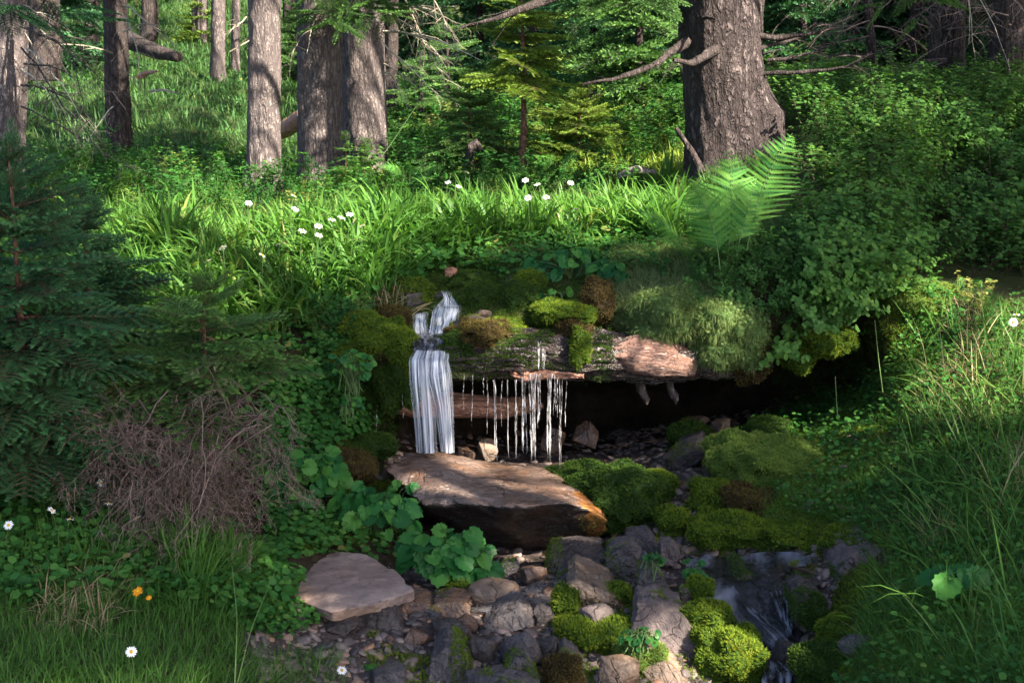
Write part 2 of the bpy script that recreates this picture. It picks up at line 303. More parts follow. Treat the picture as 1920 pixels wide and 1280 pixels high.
gn = gnormals(G); dist = np.maximum(G[..., 1], 2)
amp = 0.012*np.clip(dist/5, 0.6, 5)
G = G + gn*((fbm(G*6.5, 4, 3)*amp*1.6 + fbm(G*1.6, 3, 9)*amp*2.2)[..., None])
gn = gnormals(G); GPX, GPY, GD = pix(G)
nc, nr = G.shape[:2]
gi = (np.arange(nc - 1)[:, None]*nr + np.arange(nr - 1)[None]).ravel()
gf = np.stack([gi, gi + nr, gi + nr + 1, gi + 1], -1)
GRAVEL = [(430,1290),(470,1190),(540,1130),(700,1090),(880,1000),(1060,980),(1140,900),(1150,800),(1380,770),(1330,900),(1300,1000),(1560,1040),(1560,1300),(900,1300)]
grav = inpoly(GPX + 25*fbm(G*9, 2, 1), GPY + 25*fbm(G*9, 2, 2), GRAVEL) & (ROW[None] < 9)
grav = grav | ((GPX > 690) & (GPX < 1660) & (ROW[None] >= 7) & (ROW[None] <= 11))
m, n, out = newmat('forest_soil'); co = objco(n)
a = noise(n, co, 9.0, 8, 0.7); b2 = noise(n, co, 55.0, 5, 0.7)
soil = ramp(n, a, [(0.3, (0.018, 0.012, 0.008)), (0.55, (0.045, 0.032, 0.018)), (0.75, (0.03, 0.05, 0.012))])
grv = ramp(n, b2, [(0.25, (0.012, 0.009, 0.009)), (0.5, (0.06, 0.045, 0.042)), (0.75, (0.11, 0.085, 0.075))])
grs = ramp(n, b2, [(0.3, (0.015, 0.03, 0.008)), (0.7, (0.045, 0.075, 0.018))])
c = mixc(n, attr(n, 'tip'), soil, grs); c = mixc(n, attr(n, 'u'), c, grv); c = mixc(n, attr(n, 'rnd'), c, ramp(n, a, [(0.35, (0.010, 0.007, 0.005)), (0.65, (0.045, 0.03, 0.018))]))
bb = N(n, 'BsdfPrincipled', Roughness=0.9); bb.inputs['Specular IOR Level'].default_value = 0.12; n.links.new(c, bb.inputs['Base Color'])
n.links.new(bump(n, b2, 0.8, 0.02, bump(n, a, 0.7, 0.05)), bb.inputs['Normal']); n.links.new(bb.outputs[0], out.inputs[0]); M_SOIL = m
green = np.clip((np.broadcast_to(ROW[None], GPX.shape) - 12)/3.0, 0, 1)*np.clip(gn[..., 2]*2, 0, 1)*(0.6 + 0.4*(fbm(G*2, 3, 5) > -0.1))
hollow_shade = (((ROW[None] >= 8) & (ROW[None] <= 11)) & (GPX > 650) & (GPX < 1690)).astype(float)  # darker soil tone inside the hollow, standing in for its shade
gb = MB().add(G.reshape(-1, 3), gf, hollow_shade.ravel(), green.ravel(), grav.astype(float).ravel())
tag(gb.build('ground', M_SOIL, loc=(0, 0, 0)), 'dark forest soil and stony stream bed rising to a wooded hillside', 'ground', kind='structure')
SOLID_V, SOLID_F = [G.reshape(-1, 3)], [gf]
GBVH = BVHTree.FromPolygons(G.reshape(-1, 3).tolist(), gf.tolist())
def at(px, py):
    r = rays(px, py); r = r/np.linalg.norm(r); h = GBVH.ray_cast(Vector(CAM), Vector(r))
    return np.array(h[0]) if h[0] is not None else P(px, py, 30.0)
def gnorm(px, py):
    r = rays(px, py); r = r/np.linalg.norm(r); h = GBVH.ray_cast(Vector(CAM), Vector(r)); return np.array(h[1])
cell = (G[:-1, :-1] + G[1:, 1:])*0.5
CA = np.linalg.norm(np.cross(G[1:, :-1] - G[:-1, :-1], G[:-1, 1:] - G[:-1, :-1]), axis=-1)
CPX, CPY, CD = pix(cell); CN = (gn[:-1, :-1] + gn[1:, 1:])*0.5; CROW = np.broadcast_to(ROW[None, :-1], CPX.shape)
CJ = (28*fbm(cell*5, 3, 21), 22*fbm(cell*5, 3, 22))
def zone(*polys, rows=(0, 23), nz=0.25, jit=1.0):
    x = CPX + CJ[0]*jit; y = CPY + CJ[1]*jit; r = np.zeros(x.shape, bool)
    for p in polys: r |= inpoly(x, y, p)
    return (r & (CROW >= rows[0]) & (CROW <= rows[1]) & (CN[..., 2] > nz)).astype(float)
vd = cell - CAM; vd /= np.linalg.norm(vd, axis=-1, keepdims=True); CAW = CA*(0.25 + 0.75*np.clip(-(vd*CN).sum(-1)*np.sign(CN[..., 2:3])[..., 0]*1.0, 0, 1)*2.0)
def sample(nn, wgt):
    p = (CAW*wgt).ravel(); t = p.sum()
    if t <= 0: return np.zeros((0, 3)), np.zeros((0, 3))
    k = rng.choice(len(p), nn, p=p/t); i, j = k // (nr - 1), k % (nr - 1)
    a, b = rng.random(nn)[:, None], rng.random(nn)[:, None]
    pos = G[i, j]*(1 - a)*(1 - b) + G[i + 1, j]*a*(1 - b) + G[i, j + 1]*(1 - a)*b + G[i + 1, j + 1]*a*b
    return pos, CN[i, j]/np.linalg.norm(CN[i, j], axis=-1, keepdims=True)
# ------------------------------------------------------------------ rocks
def ico(k):
    bm = bmesh.new(); bmesh.ops.create_icosphere(bm, subdivisions=k, radius=1)
    v = np.array([x.co[:] for x in bm.verts]); f = np.array([[x.index for x in y.verts] for y in bm.faces]); bm.free(); return v, f
ICO = {k: ico(k) for k in (2, 3, 4, 5, 6)}
def starshape(Nn, D, p, k):
    d, f = ICO[k]; q = np.maximum(d @ Nn.T, 0)/D[None]; return d/((q**p).sum(1)**(1/p))[:, None], f
def facet(v, seed, amt=0.07):
    """break the surface into small stepped ledges, as split rock has"""
    r = np.random.default_rng(seed + 5); n_ = np.linalg.norm(v, axis=1, keepdims=True); h = 0
    for k in range(5):
        d = r.normal(size=3); d /= np.linalg.norm(d); t = (v @ d)*r.uniform(3, 7) + 0.8*fbm(v*1.8 + k*5.1, 2, seed % 50 + k); s_ = t - np.floor(t); h = h + np.clip(s_*1.25, 0, 1) - 0.5
    return v*(1 + amt*0.4*h[:, None])
def rock_mesh(size, yaw=0, tilt=(0, 0), seed=0, kind='block', k=4, rough=0.05):
    r = np.random.default_rng(seed)
    nf = {'round': 16, 'block': 9, 'slab': 10}[kind]
    Nn = r.normal(size=(nf, 3)); Nn /= np.linalg.norm(Nn, axis=1, keepdims=True); D = r.uniform(0.72, 1.0, nf)
    Nn = np.vstack([Nn, np.eye(3), -np.eye(3)]); D = np.concatenate([D, np.full(6, 0.95)])
    v, f = starshape(Nn, D, {'round': 9, 'block': 70, 'slab': 70}[kind], k)
    v = v/np.abs(v).max(0); v = facet(v, seed)
    v = v*np.array(size)*0.5
    s_ = max(size); nrm = v/np.maximum(np.linalg.norm(v, axis=1, keepdims=True), 1e-9)
    v = v + nrm*(fbm(v/s_*5 + seed, 5, seed % 97)*rough*s_*0.5)[:, None]
    M = np.array(Matrix.Rotation(yaw, 3, 'Z') @ Matrix.Rotation(tilt[0], 3, 'X') @ Matrix.Rotation(tilt[1], 3, 'Y'))
    return v @ M.T, f
def hull_rock(pts, p=26, k=5, rough=0.02, seed=1, nscale=5.0, fac=0.04):
    pts = np.asarray(pts, float); c = pts.mean(0); q = pts - c
    sc = np.maximum(np.linalg.norm(q, axis=0)/math.sqrt(len(q)), 1e-4); U, s_, Vt = np.linalg.svd(q, full_matrices=False); sd = s_/math.sqrt(len(q))
    ln = (q @ Vt.T)/sd
    bm = bmesh.new(); [bm.verts.new(x) for x in ln]; bmesh.ops.convex_hull(bm, input=bm.verts); bm.normal_update()
    Nn = []; D = []
    for fc in bm.faces:
        nn_ = np.array(fc.normal); d_ = nn_ @ np.array(fc.verts[0].co)
        if d_ < 0: nn_, d_ = -nn_, -d_
        if d_ > 1e-3: Nn.append(nn_); D.append(d_)
    bm.free(); v, f = starshape(np.array(Nn), np.array(D), p, k)
    v = (v*sd) @ Vt + c
    e1 = v[f[:, 1]] - v[f[:, 0]]; e2 = v[f[:, 2]] - v[f[:, 0]]; fn = np.cross(e1, e2)
    if ((v[f].mean(1) - c)*fn).sum() < 0: f = f[:, ::-1]; fn = -fn
    vn = np.zeros_like(v)
    for i in range(3): np.add.at(vn, f[:, i], fn)
    vn /= np.maximum(np.linalg.norm(vn, axis=1, keepdims=True), 1e-12)
    S_ = np.abs(q).max(); u_ = (v - c)/S_; v = c + facet(u_, seed, fac)*S_
    return v + vn*(fbm(v/S_*nscale + seed, 5, seed)*rough*S_)[:, None], f
def meshnorm(v, f):
    fn = np.cross(v[f[:, 1]] - v[f[:, 0]], v[f[:, 2]] - v[f[:, 0]]); return fn
def surf_sample(v, f, n, wfn=None):
    fn = meshnorm(v, f); ar = np.linalg.norm(fn, axis=1); nn = fn/np.maximum(ar[:, None], 1e-12); c = v[f].mean(1)
    w_ = ar if wfn is None else ar*wfn(c, nn)
    if w_.sum() <= 0: return np.zeros((0, 3)), np.zeros((0, 3))
    k = rng.choice(len(f), n, p=w_/w_.sum()); a = rng.random(n); b = rng.random(n); t = a + b > 1; a[t] = 1 - a[t]; b[t] = 1 - b[t]
    return v[f[k, 0]] + (v[f[k, 1]] - v[f[k, 0]])*a[:, None] + (v[f[k, 2]] - v[f[k, 0]])*b[:, None], nn[k]
# moss tuft template: six pointed shoots leaning outwards
def tuft(nb=6, seed=1):
    r = np.random.default_rng(seed); V = []; Fc = []
    for i in range(nb):
        a = r.uniform(0, 2*math.pi); l = r.uniform(0.6, 1.1); sp = r.uniform(0.15, 0.75); wv = 0.14
        d = np.array([math.cos(a), math.sin(a), 0]); s_ = np.array([-math.sin(a), math.cos(a), 0]); k = len(V)
        V += [-s_*wv*0.5, s_*wv*0.5, d*sp*l*0.55 + s_*wv*0.45 + np.array([0, 0, l*0.55]), d*sp*l + np.array([0, 0, l*0.9])]; Fc += [[k, k + 1, k + 2, k + 3]]
    return np.array(V), np.array(Fc), np.tile([0, 0, 0.6, 1.0], nb)
TUFTS = [tuft(6, s_) for s_ in (1, 2, 3)]
def moss_on(mb, v, f, dens=16000, size=0.012, wfn=None, off=0.0):
    fn = meshnorm(v, f); ar = np.linalg.norm(fn, axis=1)*0.5; nn = fn/np.maximum(ar[:, None]*2, 1e-12)
    w_ = np.ones(len(f)) if wfn is None else wfn(v[f].mean(1), nn)
    n_ = int((ar*w_).sum()*dens)
    if n_ < 90: return
    p, q = surf_sample(v, f, n_, wfn)
    up = q + np.array([0, 0, 0.35]); cl = 0.5 + 0.5*fbm(p*14, 3, 31)
    for t in range(3):
        s_ = slice(t, None, 3)
        inst(mb, TUFTS[t][0], TUFTS[t][1], p[s_] + q[s_]*off, frame_from(up[s_], rng.random(len(p[s_]))*6.28), size*rng.uniform(0.6, 1.35, len(p[s_])),
             np.clip(cl[s_] + rng.normal(0, 0.12, len(p[s_])), 0, 1), TUFTS[t][2])
M_MOSS = leafmat('moss', [(0.1, (0.016, 0.036, 0.007)), (0.4, (0.05, 0.105, 0.012)), (0.7, (0.11, 0.165, 0.015)), (1.0, (0.2, 0.19, 0.022))], 0.3, 0.8, 0.12, (0.2, 0.25, 0.03), 0.5)
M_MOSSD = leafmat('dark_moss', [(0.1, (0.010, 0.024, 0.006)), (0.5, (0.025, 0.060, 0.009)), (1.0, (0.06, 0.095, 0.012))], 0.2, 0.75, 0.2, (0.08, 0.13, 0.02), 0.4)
M_MOSSB = leafmat('brown_moss', [(0.1, (0.02, 0.014, 0.008)), (0.5, (0.06, 0.04, 0.015)), (1.0, (0.11, 0.09, 0.02))], 0.2, 0.8, 0.15, (0.12, 0.10, 0.03), 0.4)
M_MOSSP = leafmat('pale_moss', [(0.1, (0.045, 0.09, 0.015)), (0.5, (0.11, 0.18, 0.028)), (1.0, (0.22, 0.27, 0.06))], 0.3, 0.8, 0.15, (0.26, 0.3, 0.09), 0.4)
R_GREY = rockmat('grey_stone', [(0.3, (0.022, 0.02, 0.022)), (0.5, (0.058, 0.05, 0.053)), (0.72, (0.125, 0.105, 0.106))], (0.35, 0.75), 7, 0.6, (0.16, 0.1, 0.05), 0.4, strat=(0.6, 0.6, 5))
R_DARK = rockmat('dark_wet_stone', [(0.3, (0.018, 0.015, 0.016)), (0.5, (0.05, 0.04, 0.04)), (0.72, (0.10, 0.08, 0.075))], (0.25, 0.6), 8, 0.7, (0.12, 0.06, 0.02), 0.35)
R_TAN = rockmat('tan_stone', [(0.3, (0.06, 0.04, 0.03)), (0.5, (0.12, 0.083, 0.06)), (0.72, (0.20, 0.145, 0.11))], (0.35, 0.75), 5, 0.45, (0.30, 0.15, 0.05), 0.5, strat=(0.5, 0.5, 6))
R_RUST = rockmat('rusty_stone', [(0.3, (0.04, 0.027, 0.023)), (0.5, (0.088, 0.056, 0.043)), (0.72, (0.15, 0.095, 0.068))], (0.2, 0.5), 7, 0.5, (0.36, 0.15, 0.03), 0.6)
R_SLAB = rockmat('pinkish_slab_stone', [(0.3, (0.11, 0.077, 0.07)), (0.5, (0.19, 0.135, 0.118)), (0.72, (0.27, 0.205, 0.18))], (0.5, 0.8), 3.2, 0.6, (0.33, 0.18, 0.08), 0.55, strat=(1.5, 6, 1.5), bdist=0.012, crack=0.0)
R_PURP = rockmat('purple_grey_stone', [(0.3, (0.04, 0.029, 0.029)), (0.5, (0.088, 0.066, 0.065)), (0.72, (0.15, 0.115, 0.11))], (0.55, 0.85), 5, 0.6, (0.05, 0.045, 0.02), 0.8)
R_WET = rockmat('wet_boulder_stone', [(0.28, (0.03, 0.022, 0.021)), (0.5, (0.11, 0.072, 0.056)), (0.75, (0.24, 0.18, 0.155))], (0.06, 0.30), 4.5, 0.9, (0.26, 0.10, 0.02), 0.4, 0.8, strat=(1.2, 1.2, 7))
def add_rock(name, label, v, f, mat, loc=None, moss=None, group=None, cat='rock', smooth=True):
    if moss is None and cat == 'rock' and len(v) > 1500 and (len(label)*7) % 3 < 2: moss = (M_MOSS, 24000, 0.010, lambda c, n: ((n[:, 2] > -0.1) & (fbm(c*11, 3, len(label)) + 0.35*fbm(c*40, 2, 3) > 0.26)).astype(float))
    loc = np.array([v[:, 0].mean(), v[:, 1].mean(), v[:, 2].min()]) if loc is None else loc
    o = MB().add(v, f).build(name, mat, loc=loc, smooth=smooth); tag(o, label, cat, group)
    if moss:
        mt, dens, size, wfn = moss; mb = MB(); moss_on(mb, v, f, dens, size, wfn, -0.002)
        if mb.n: tag(mb.build('moss', mt, parent=o), kind='stuff')
    return o
def top_moss(t=0.35, nt_=0.0, s_=7, seed=3):
    return lambda c, n: ((n[:, 2] > t) & (fbm(c*s_, 3, seed) > nt_)).astype(float)
def stone(cx, cy, w_, h_, label, mat, kind='block', depth=0.8, yaw=0.0, tilt=(0, 0), seed=1, Y=None, moss=None, name='rock', group=None, k=5, rough=0.06, cat='rock', sink=0.15):
    if Y is None: Y = at(cx, cy + h_*0.42)[1]
    W = w_/ppm(Y); H = h_/ppm(Y)
    v, f = rock_mesh((W, W*depth, H*(1 + sink)), yaw, tilt, seed, kind, k, rough)
    v = v + P(cx, cy + h_*sink*0.5, Y + W*depth*0.1)
    return add_rock(name, label, v, f, mat, None, moss, group, cat)
# the boulder under the fall
bt = [(740,872,5.02),(760,852,5.22),(800,840,5.32),(850,846,5.36),(935,857,5.36),(1010,868,5.3),(1062,893,5.2),(1102,925,5.05),(1130,958,4.88),
      (722,880,5.0),(765,918,4.82),(792,942,4.72),(835,920,4.74),(890,930,4.66),(985,938,4.63),(1060,938,4.66),(1112,956,4.72),
      (800,955,4.88),(870,1012,5.02),(940,1040,5.04),(1000,1046,5.02),(1060,1040,5.0),(1122,1005,4.88),(1138,978,4.8),(1125,1012,5.0),(900,1025,5.4),(780,965,5.25)]
v, f = hull_rock([P(*q) for q in bt], 110, 6, 0.03, 4, 5.0, 0.035)
zt = v[:, 2].max(); dip = np.exp(-((v[:, 0] - P(930, 890, 5.0)[0])/0.22)**2)*np.clip((v[:, 2] - (zt - 0.16))/0.1, 0, 1); v[:, 2] -= dip*0.03
boulder = add_rock('boulder', 'big wet brown boulder under the waterfall with an undercut black front', v, f, R_WET, None, (M_MOSSB, 26000, 0.009, lambda c, n: (np.array(pix(c)[0] > 1085) & (pix(c)[1] > 965) & (fbm(c*25, 2, 4) > -0.1)).astype(float)), cat='boulder')
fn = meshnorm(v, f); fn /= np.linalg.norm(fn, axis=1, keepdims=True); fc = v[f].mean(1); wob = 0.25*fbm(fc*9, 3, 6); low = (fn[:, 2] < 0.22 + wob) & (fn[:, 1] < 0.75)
R_FRONT_SHADE = rockmat('shade_dark_wet_stone', [(0.3, (0.006, 0.005, 0.005)), (0.55, (0.020, 0.015, 0.013)), (0.75, (0.05, 0.034, 0.026))], (0.15, 0.5), 6, 0.7, (0.09, 0.035, 0.01), 0.4, 0.5)  # shade of the undercut front put into a near-black wet stone colour
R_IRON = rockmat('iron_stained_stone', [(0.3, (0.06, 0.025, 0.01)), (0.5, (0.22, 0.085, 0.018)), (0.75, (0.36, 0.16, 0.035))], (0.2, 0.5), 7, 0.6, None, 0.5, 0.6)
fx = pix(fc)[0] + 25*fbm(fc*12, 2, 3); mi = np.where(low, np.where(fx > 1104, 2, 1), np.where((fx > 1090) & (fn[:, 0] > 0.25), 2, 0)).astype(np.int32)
for mm in (R_FRONT_SHADE, R_IRON): boulder.data.materials.append(mm)
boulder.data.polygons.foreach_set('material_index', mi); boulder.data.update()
SOLID_V.append(v); SOLID_F.append(f)
# large pale slab
sl_ = [(528,1062),(552,1030),(600,1036),(690,1038),(742,1070),(778,1106),(700,1132),(620,1148),(560,1125),(530,1095)]
Ys = [4.55,4.72,4.7,4.68,4.5,4.32,4.16,4.06,4.2,4.35]
tp = [P(x, y, d*0.955) for (x, y), d in zip(sl_, Ys)]
v, f = hull_rock(tp + [q + np.array([0, 0.03, -0.045]) for q in tp], 90, 6, 0.022, 8, 7.0, 0.02)
add_rock('flat_slab', 'large flat pinkish grey slab lying at the edge of the grass left of the stream', v, f, R_SLAB, cat='slab'); SOLID_V.append(v); SOLID_F.append(f)
def outline_rock(name, label, pts, Y, thick, back=0.85, lean=0.25, mat=R_GREY, moss=None, seed=1, rough=0.04, group=None, k=6, cat='rock'):
    pts = np.array(pts, float); yb = pts[:, 1].max(); h = (yb - pts[:, 1])/ppm(Y)
    fr = P(pts[:, 0], pts[:, 1], Y + h*lean); c = fr.mean(0)
    bk = c + (fr - c)*back + np.array([0.0, thick, thick*0.1]); v, f = hull_rock(np.vstack([fr, bk]), 70, k, rough, seed, 6, 0.07)
    return add_rock(name, label, v, f, mat, None, moss, group, cat)
outline_rock('rock', 'dark slanted wedge of rock just below the large flat slab', [(655,1150),(700,1130),(740,1150),(765,1200),(760,1245),(700,1250),(690,1215)], 3.93, 0.3, 0.8, 0.5, R_DARK, (M_MOSS, 22000, 0.011, lambda c, n: ((pix(c)[0] > 715) & (pix(c)[1] > 1190) & (fbm(c*18, 3, 2) > -0.1)).astype(float)), 11)
stone(932, 1107, 118, 46, 'smooth tan oval stone lit at the edge of the small pool', R_TAN, 'round', 0.7, 0.2, (0.1, 0.1), 21, rough=0.04)
stone(977, 1214, 84, 74, 'rounded grey boulder with a dry leaf on top, among the stream stones', R_GREY, 'round', 0.85, 0.3, (0.1, 0), 22, k=5, rough=0.03)
outline_rock('rock', 'pointed grey stone at the bottom edge in front of the rounded boulder', [(940,1300),(945,1262),(965,1234),(985,1234),(1003,1262),(1012,1300)], 3.66, 0.16, 0.8, 0.3, R_GREY, None, 23)
outline_rock('rock', 'pale flat wedge of stone lying behind the rounded grey boulder', [(903,1178),(930,1157),(975,1140),(1000,1155),(998,1172),(940,1192)], 4.0, 0.16, 0.8, 0.7, R_GREY, None, 24)
outline_rock('rock', 'tan cracked stone with dark moss on its front, right of the small pool', [(1056,1165),(1062,1100),(1080,1085),(1105,1100),(1160,1120),(1180,1160),(1150,1190),(1080,1190)], 4.14, 0.25, 0.8, 0.45, R_TAN, (M_MOSSB, 30000, 0.011, lambda c, n: ((pix(c)[1] > 1122 + 14*fbm(c*15, 2, 3)) & (pix(c)[0] > 1068)).astype(float)), 25)
outline_rock('rock', 'tall upright grey slab leaning beside the boulder', [(1132,1108),(1138,1045),(1160,1030),(1196,1030),(1212,1050),(1205,1110),(1170,1125)], 4.42, 0.15, 0.85, 0.2, R_GREY, None, 26)
outline_rock('rock', 'pointed triangular grey slab standing right of the upright slab', [(1192,1145),(1198,1075),(1210,1048),(1232,1068),(1262,1120),(1258,1148)], 4.22, 0.13, 0.8, 0.2, R_GREY, None, 27)
outline_rock('rock', 'low dark grey block wedged under the right end of the boulder', [(1020,1078),(1030,1048),(1090,1042),(1140,1046),(1138,1080),(1060,1085)], 4.5, 0.2, 0.85, 0.3, R_DARK, (M_MOSS, 20000, 0.01, lambda c, n: ((pix(c)[0] < 1055)).astype(float)), 28)
outline_rock('rock', 'flat bluish grey slab lying in front of the dark block', [(1042,1092),(1060,1076),(1130,1064),(1140,1078),(1090,1090)], 4.4, 0.1, 0.9, 0.7, R_GREY, None, 29)
outline_rock('rock', 'grey block behind the upright slab at the end of the moss', [(1168,1040),(1175,1012),(1222,1008),(1240,1030),(1236,1060),(1190,1060)], 4.62, 0.14, 0.85, 0.3, R_GREY, None, 30)
outline_rock('rock', 'small square grey block beside the running stream', [(1236,1058),(1240,1026),(1262,1022),(1276,1036),(1268,1062)], 4.5, 0.1, 0.85, 0.2, R_PURP, None, 31)
outline_rock('rock', 'big cracked slab slanting down to the bottom edge beside the stream', [(1186,1180),(1196,1140),(1235,1134),(1290,1160),(1312,1210),(1308,1290),(1260,1262)], 3.85, 0.2, 0.85, 0.55, R_PURP, None, 32)
outline_rock('rock', 'long brown slab slanting under the yellow green moss', [(1188,1240),(1215,1208),(1262,1250),(1312,1300),(1262,1330)], 3.72, 0.18, 0.9, 0.6, R_TAN, None, 33)
outline_rock('rock', 'dark pointed stone at the bottom edge right of the pointed grey one', [(1046,1240),(1056,1226),(1085,1245),(1112,1290),(1100,1330),(1052,1300)], 3.7, 0.14, 0.8, 0.4, R_GREY, (M_MOSS, 18000, 0.01, lambda c, n: ((fbm(c*14, 2, 6) > 0.15)).astype(float)), 34)
stone(952, 1068, 46, 38, 'small grey stone capped with moss behind the tan oval stone', R_GREY, 'block', 0.9, 0.4, (0, 0), 35, moss=(M_MOSS, 22000, 0.01, top_moss(0.6, -0.1)))
outline_rock('rock', 'bluish grey rock with a moss patch at the bottom edge', [(800,1300),(808,1235),(835,1215),(862,1225),(885,1262),(882,1310)], 3.7, 0.2, 0.8, 0.4, R_GREY, (M_MOSS, 24000, 0.012, lambda c, n: ((pix(c)[0] > 845 + 8*fbm(c*20, 2, 2)) & (n[:, 2] > 0.1)).astype(float)), 36)
stone(945, 1284, 140, 40, 'broad grey stone cut by the bottom edge of the picture', R_GREY, 'block', 0.7, 0.2, (0, 0), 37, Y=3.6)
outline_rock('rock', 'purple grey rock face with dark moss on the right bank of the stream', [(1566,1130),(1572,1072),(1590,1045),(1640,1025),(1668,1032),(1664,1090),(1640,1150),(1600,1160)], 4.12, 0.3, 0.85, 0.5, R_PURP, (M_MOSSD, 26000, 0.011, lambda c, n: ((fbm(c*9 + 3, 3, 12) > 0.12)).astype(float)), 38)
stone(1608, 1207, 68, 38, 'pale grey oval stone in moss on the right bank', R_GREY, 'round', 0.8, 0.3, (0, 0), 39, Y=3.6)
outline_rock('rock', 'reddish flat stone between the flat slab and the pool', [(742,1148),(760,1126),(800,1132),(816,1150),(795,1162)], 4.1, 0.12, 0.85, 0.7, R_RUST, None, 40)
outline_rock('rock', 'wet orange stone in the shallow water left of the pool', [(800,1158),(812,1134),(850,1128),(884,1130),(880,1152),(838,1164)], 4.1, 0.12, 0.85, 0.6, R_RUST, None, 41)
outline_rock('rock', 'dark mossy rock under the second cascade on the right', [(1490,1170),(1494,1130),(1512,1118),(1548,1128),(1556,1170),(1530,1186)], 3.98, 0.2, 0.85, 0.3, R_DARK, (M_MOSSD, 24000, 0.012, top_moss(-0.3, -0.3)), 42)
outline_rock('rock', 'mossy dark rock splitting the stream above the chute', [(1365,1125),(1370,1090),(1395,1076),(1420,1090),(1424,1130),(1400,1148)], 4.28, 0.2, 0.85, 0.3, R_DARK, (M_MOSSD, 24000, 0.012, top_moss(-0.4, -0.3)), 43)
# stones in the hollow and by the cascade
for i, (x, y, ww, hh, Y, mt, lb) in enumerate([
    (1100, 805, 46, 50, 5.75, R_RUST, 'tan stone standing in the dark hollow right of the trickles'), (915, 832, 44, 40, 5.6, R_TAN, 'lit tan stone behind the trickles below the log'),
    (1036, 818, 50, 44, 5.75, R_RUST, 'rusty stone behind the thickest trickle in the hollow'), (1350, 795, 40, 34, 5.7, R_TAN, 'square brown stone at the back of the hollow'),
    (1292, 840, 72, 62, 5.35, R_DARK, 'mossy dark rock at the mouth of the hollow'), (1305, 785, 44, 26, 5.9, R_RUST, 'reddish flat stone deep in the hollow'),
    (1345, 885, 60, 50, 5.2, R_DARK, 'mossy rock beside the moss bank below the hollow'), (876, 848, 40, 30, 5.5, R_RUST, 'small rusty stone behind the main fall')]):
    stone(x, y + 6, ww, hh*0.9, lb, mt, 'block', 0.8, i*0.7, (0.3*(i % 3) - 0.3, 0.35 - 0.3*(i % 2)), 60 + i, Y=Y, moss=(M_MOSS, 20000, 0.011, top_moss(0.3, 0.05)) if mt is R_DARK else None)
stone(878, 606, 66, 18, 'flat dark slate lying beside the upper cascade', R_DARK, 'slab', 0.9, 0.2, (0.12, -0.18), 70, Y=5.45, sink=0)
stone(842, 562, 54, 34, 'smooth grey stone split by the first thread of water', R_GREY, 'block', 0.8, 0.0, (0.2, 0), 71, Y=5.86)
stone(826, 540, 38, 24, 'small grey stone at the top of the spring', R_GREY, 'round', 0.8, 0.4, (0, 0), 72, Y=6.02)
stone(776, 562, 36, 26, 'brown stone under the mossy lip left of the cascade', R_DARK, 'block', 0.8, 0.4, (0, 0), 73, Y=5.72)
stone(905, 590, 30, 20, 'brownish small stone beside the dark slate', R_TAN, 'block', 0.8, 0.2, (0, 0), 74, Y=5.6)
for i, (x, y, ww, hh, lb) in enumerate([(1395,1068,70,22,'flat orange wet stone across the top of the stream'),(1450,1075,60,20,'rust red wet stone in the middle of the stream'),(1515,1062,70,20,'orange brown stone near the purple grey rock in the stream'),(1340,1060,60,18,'brown wet stone at the left edge of the stream'),(1520,1090,60,18,'dark slate step in the stream')]):
    stone(x, y, ww, hh, lb, R_RUST if i < 4 else R_DARK, 'slab', 0.8, i*0.5, (0.1, 0.05*i), 90 + i)
for i, (x, y, ww, hh, Y, mt, lb) in enumerate([(850,1185,70,50,3.95,R_DARK,'dark wet block left of the pale flat wedge'),(780,1195,60,34,3.95,R_RUST,'reddish brown stone among the gravel below the pool'),(725,1275,90,50,3.7,R_GREY,'grey stone half buried at the bottom edge'),(870,1168,44,30,4.0,R_RUST,'orange stone at the outlet of the pool'),(1020,1150,50,40,4.1,R_DARK,'dark stone between the pool and the cracked tan stone'),
    (1030,1225,44,56,3.85,R_DARK,'narrow dark stone right of the rounded boulder'),(900,1215,50,40,3.85,R_DARK,'dark stone left of the rounded boulder'),(1160,1260,80,60,3.7,R_TAN,'brown stone under the yellow moss at the bottom edge'),(1120,1150,60,30,4.05,R_PURP,'purplish stone under the cracked tan one'),(640,1165,80,30,3.95,R_DARK,'dark flat stone under the front of the large slab'),(705,1090,60,40,4.35,R_DARK,'dark stone between the large slab and the glossy plant'),(1000,1075,50,30,4.45,R_RUST,'small rusty stone at the back of the pool'),(1285,1115,34,34,4.2,R_PURP,'small purplish stone beside the pointed triangular slab'),(1475,1225,60,40,3.9,R_DARK,'dark wet stone beside the lower chute')]):
    stone(x, y, ww, hh, lb, mt, 'block', 0.8, i*0.9, (0.25*((i % 3) - 1), 0.2*((i % 2) - 0.5)), 120 + i, Y=Y, rough=0.07)
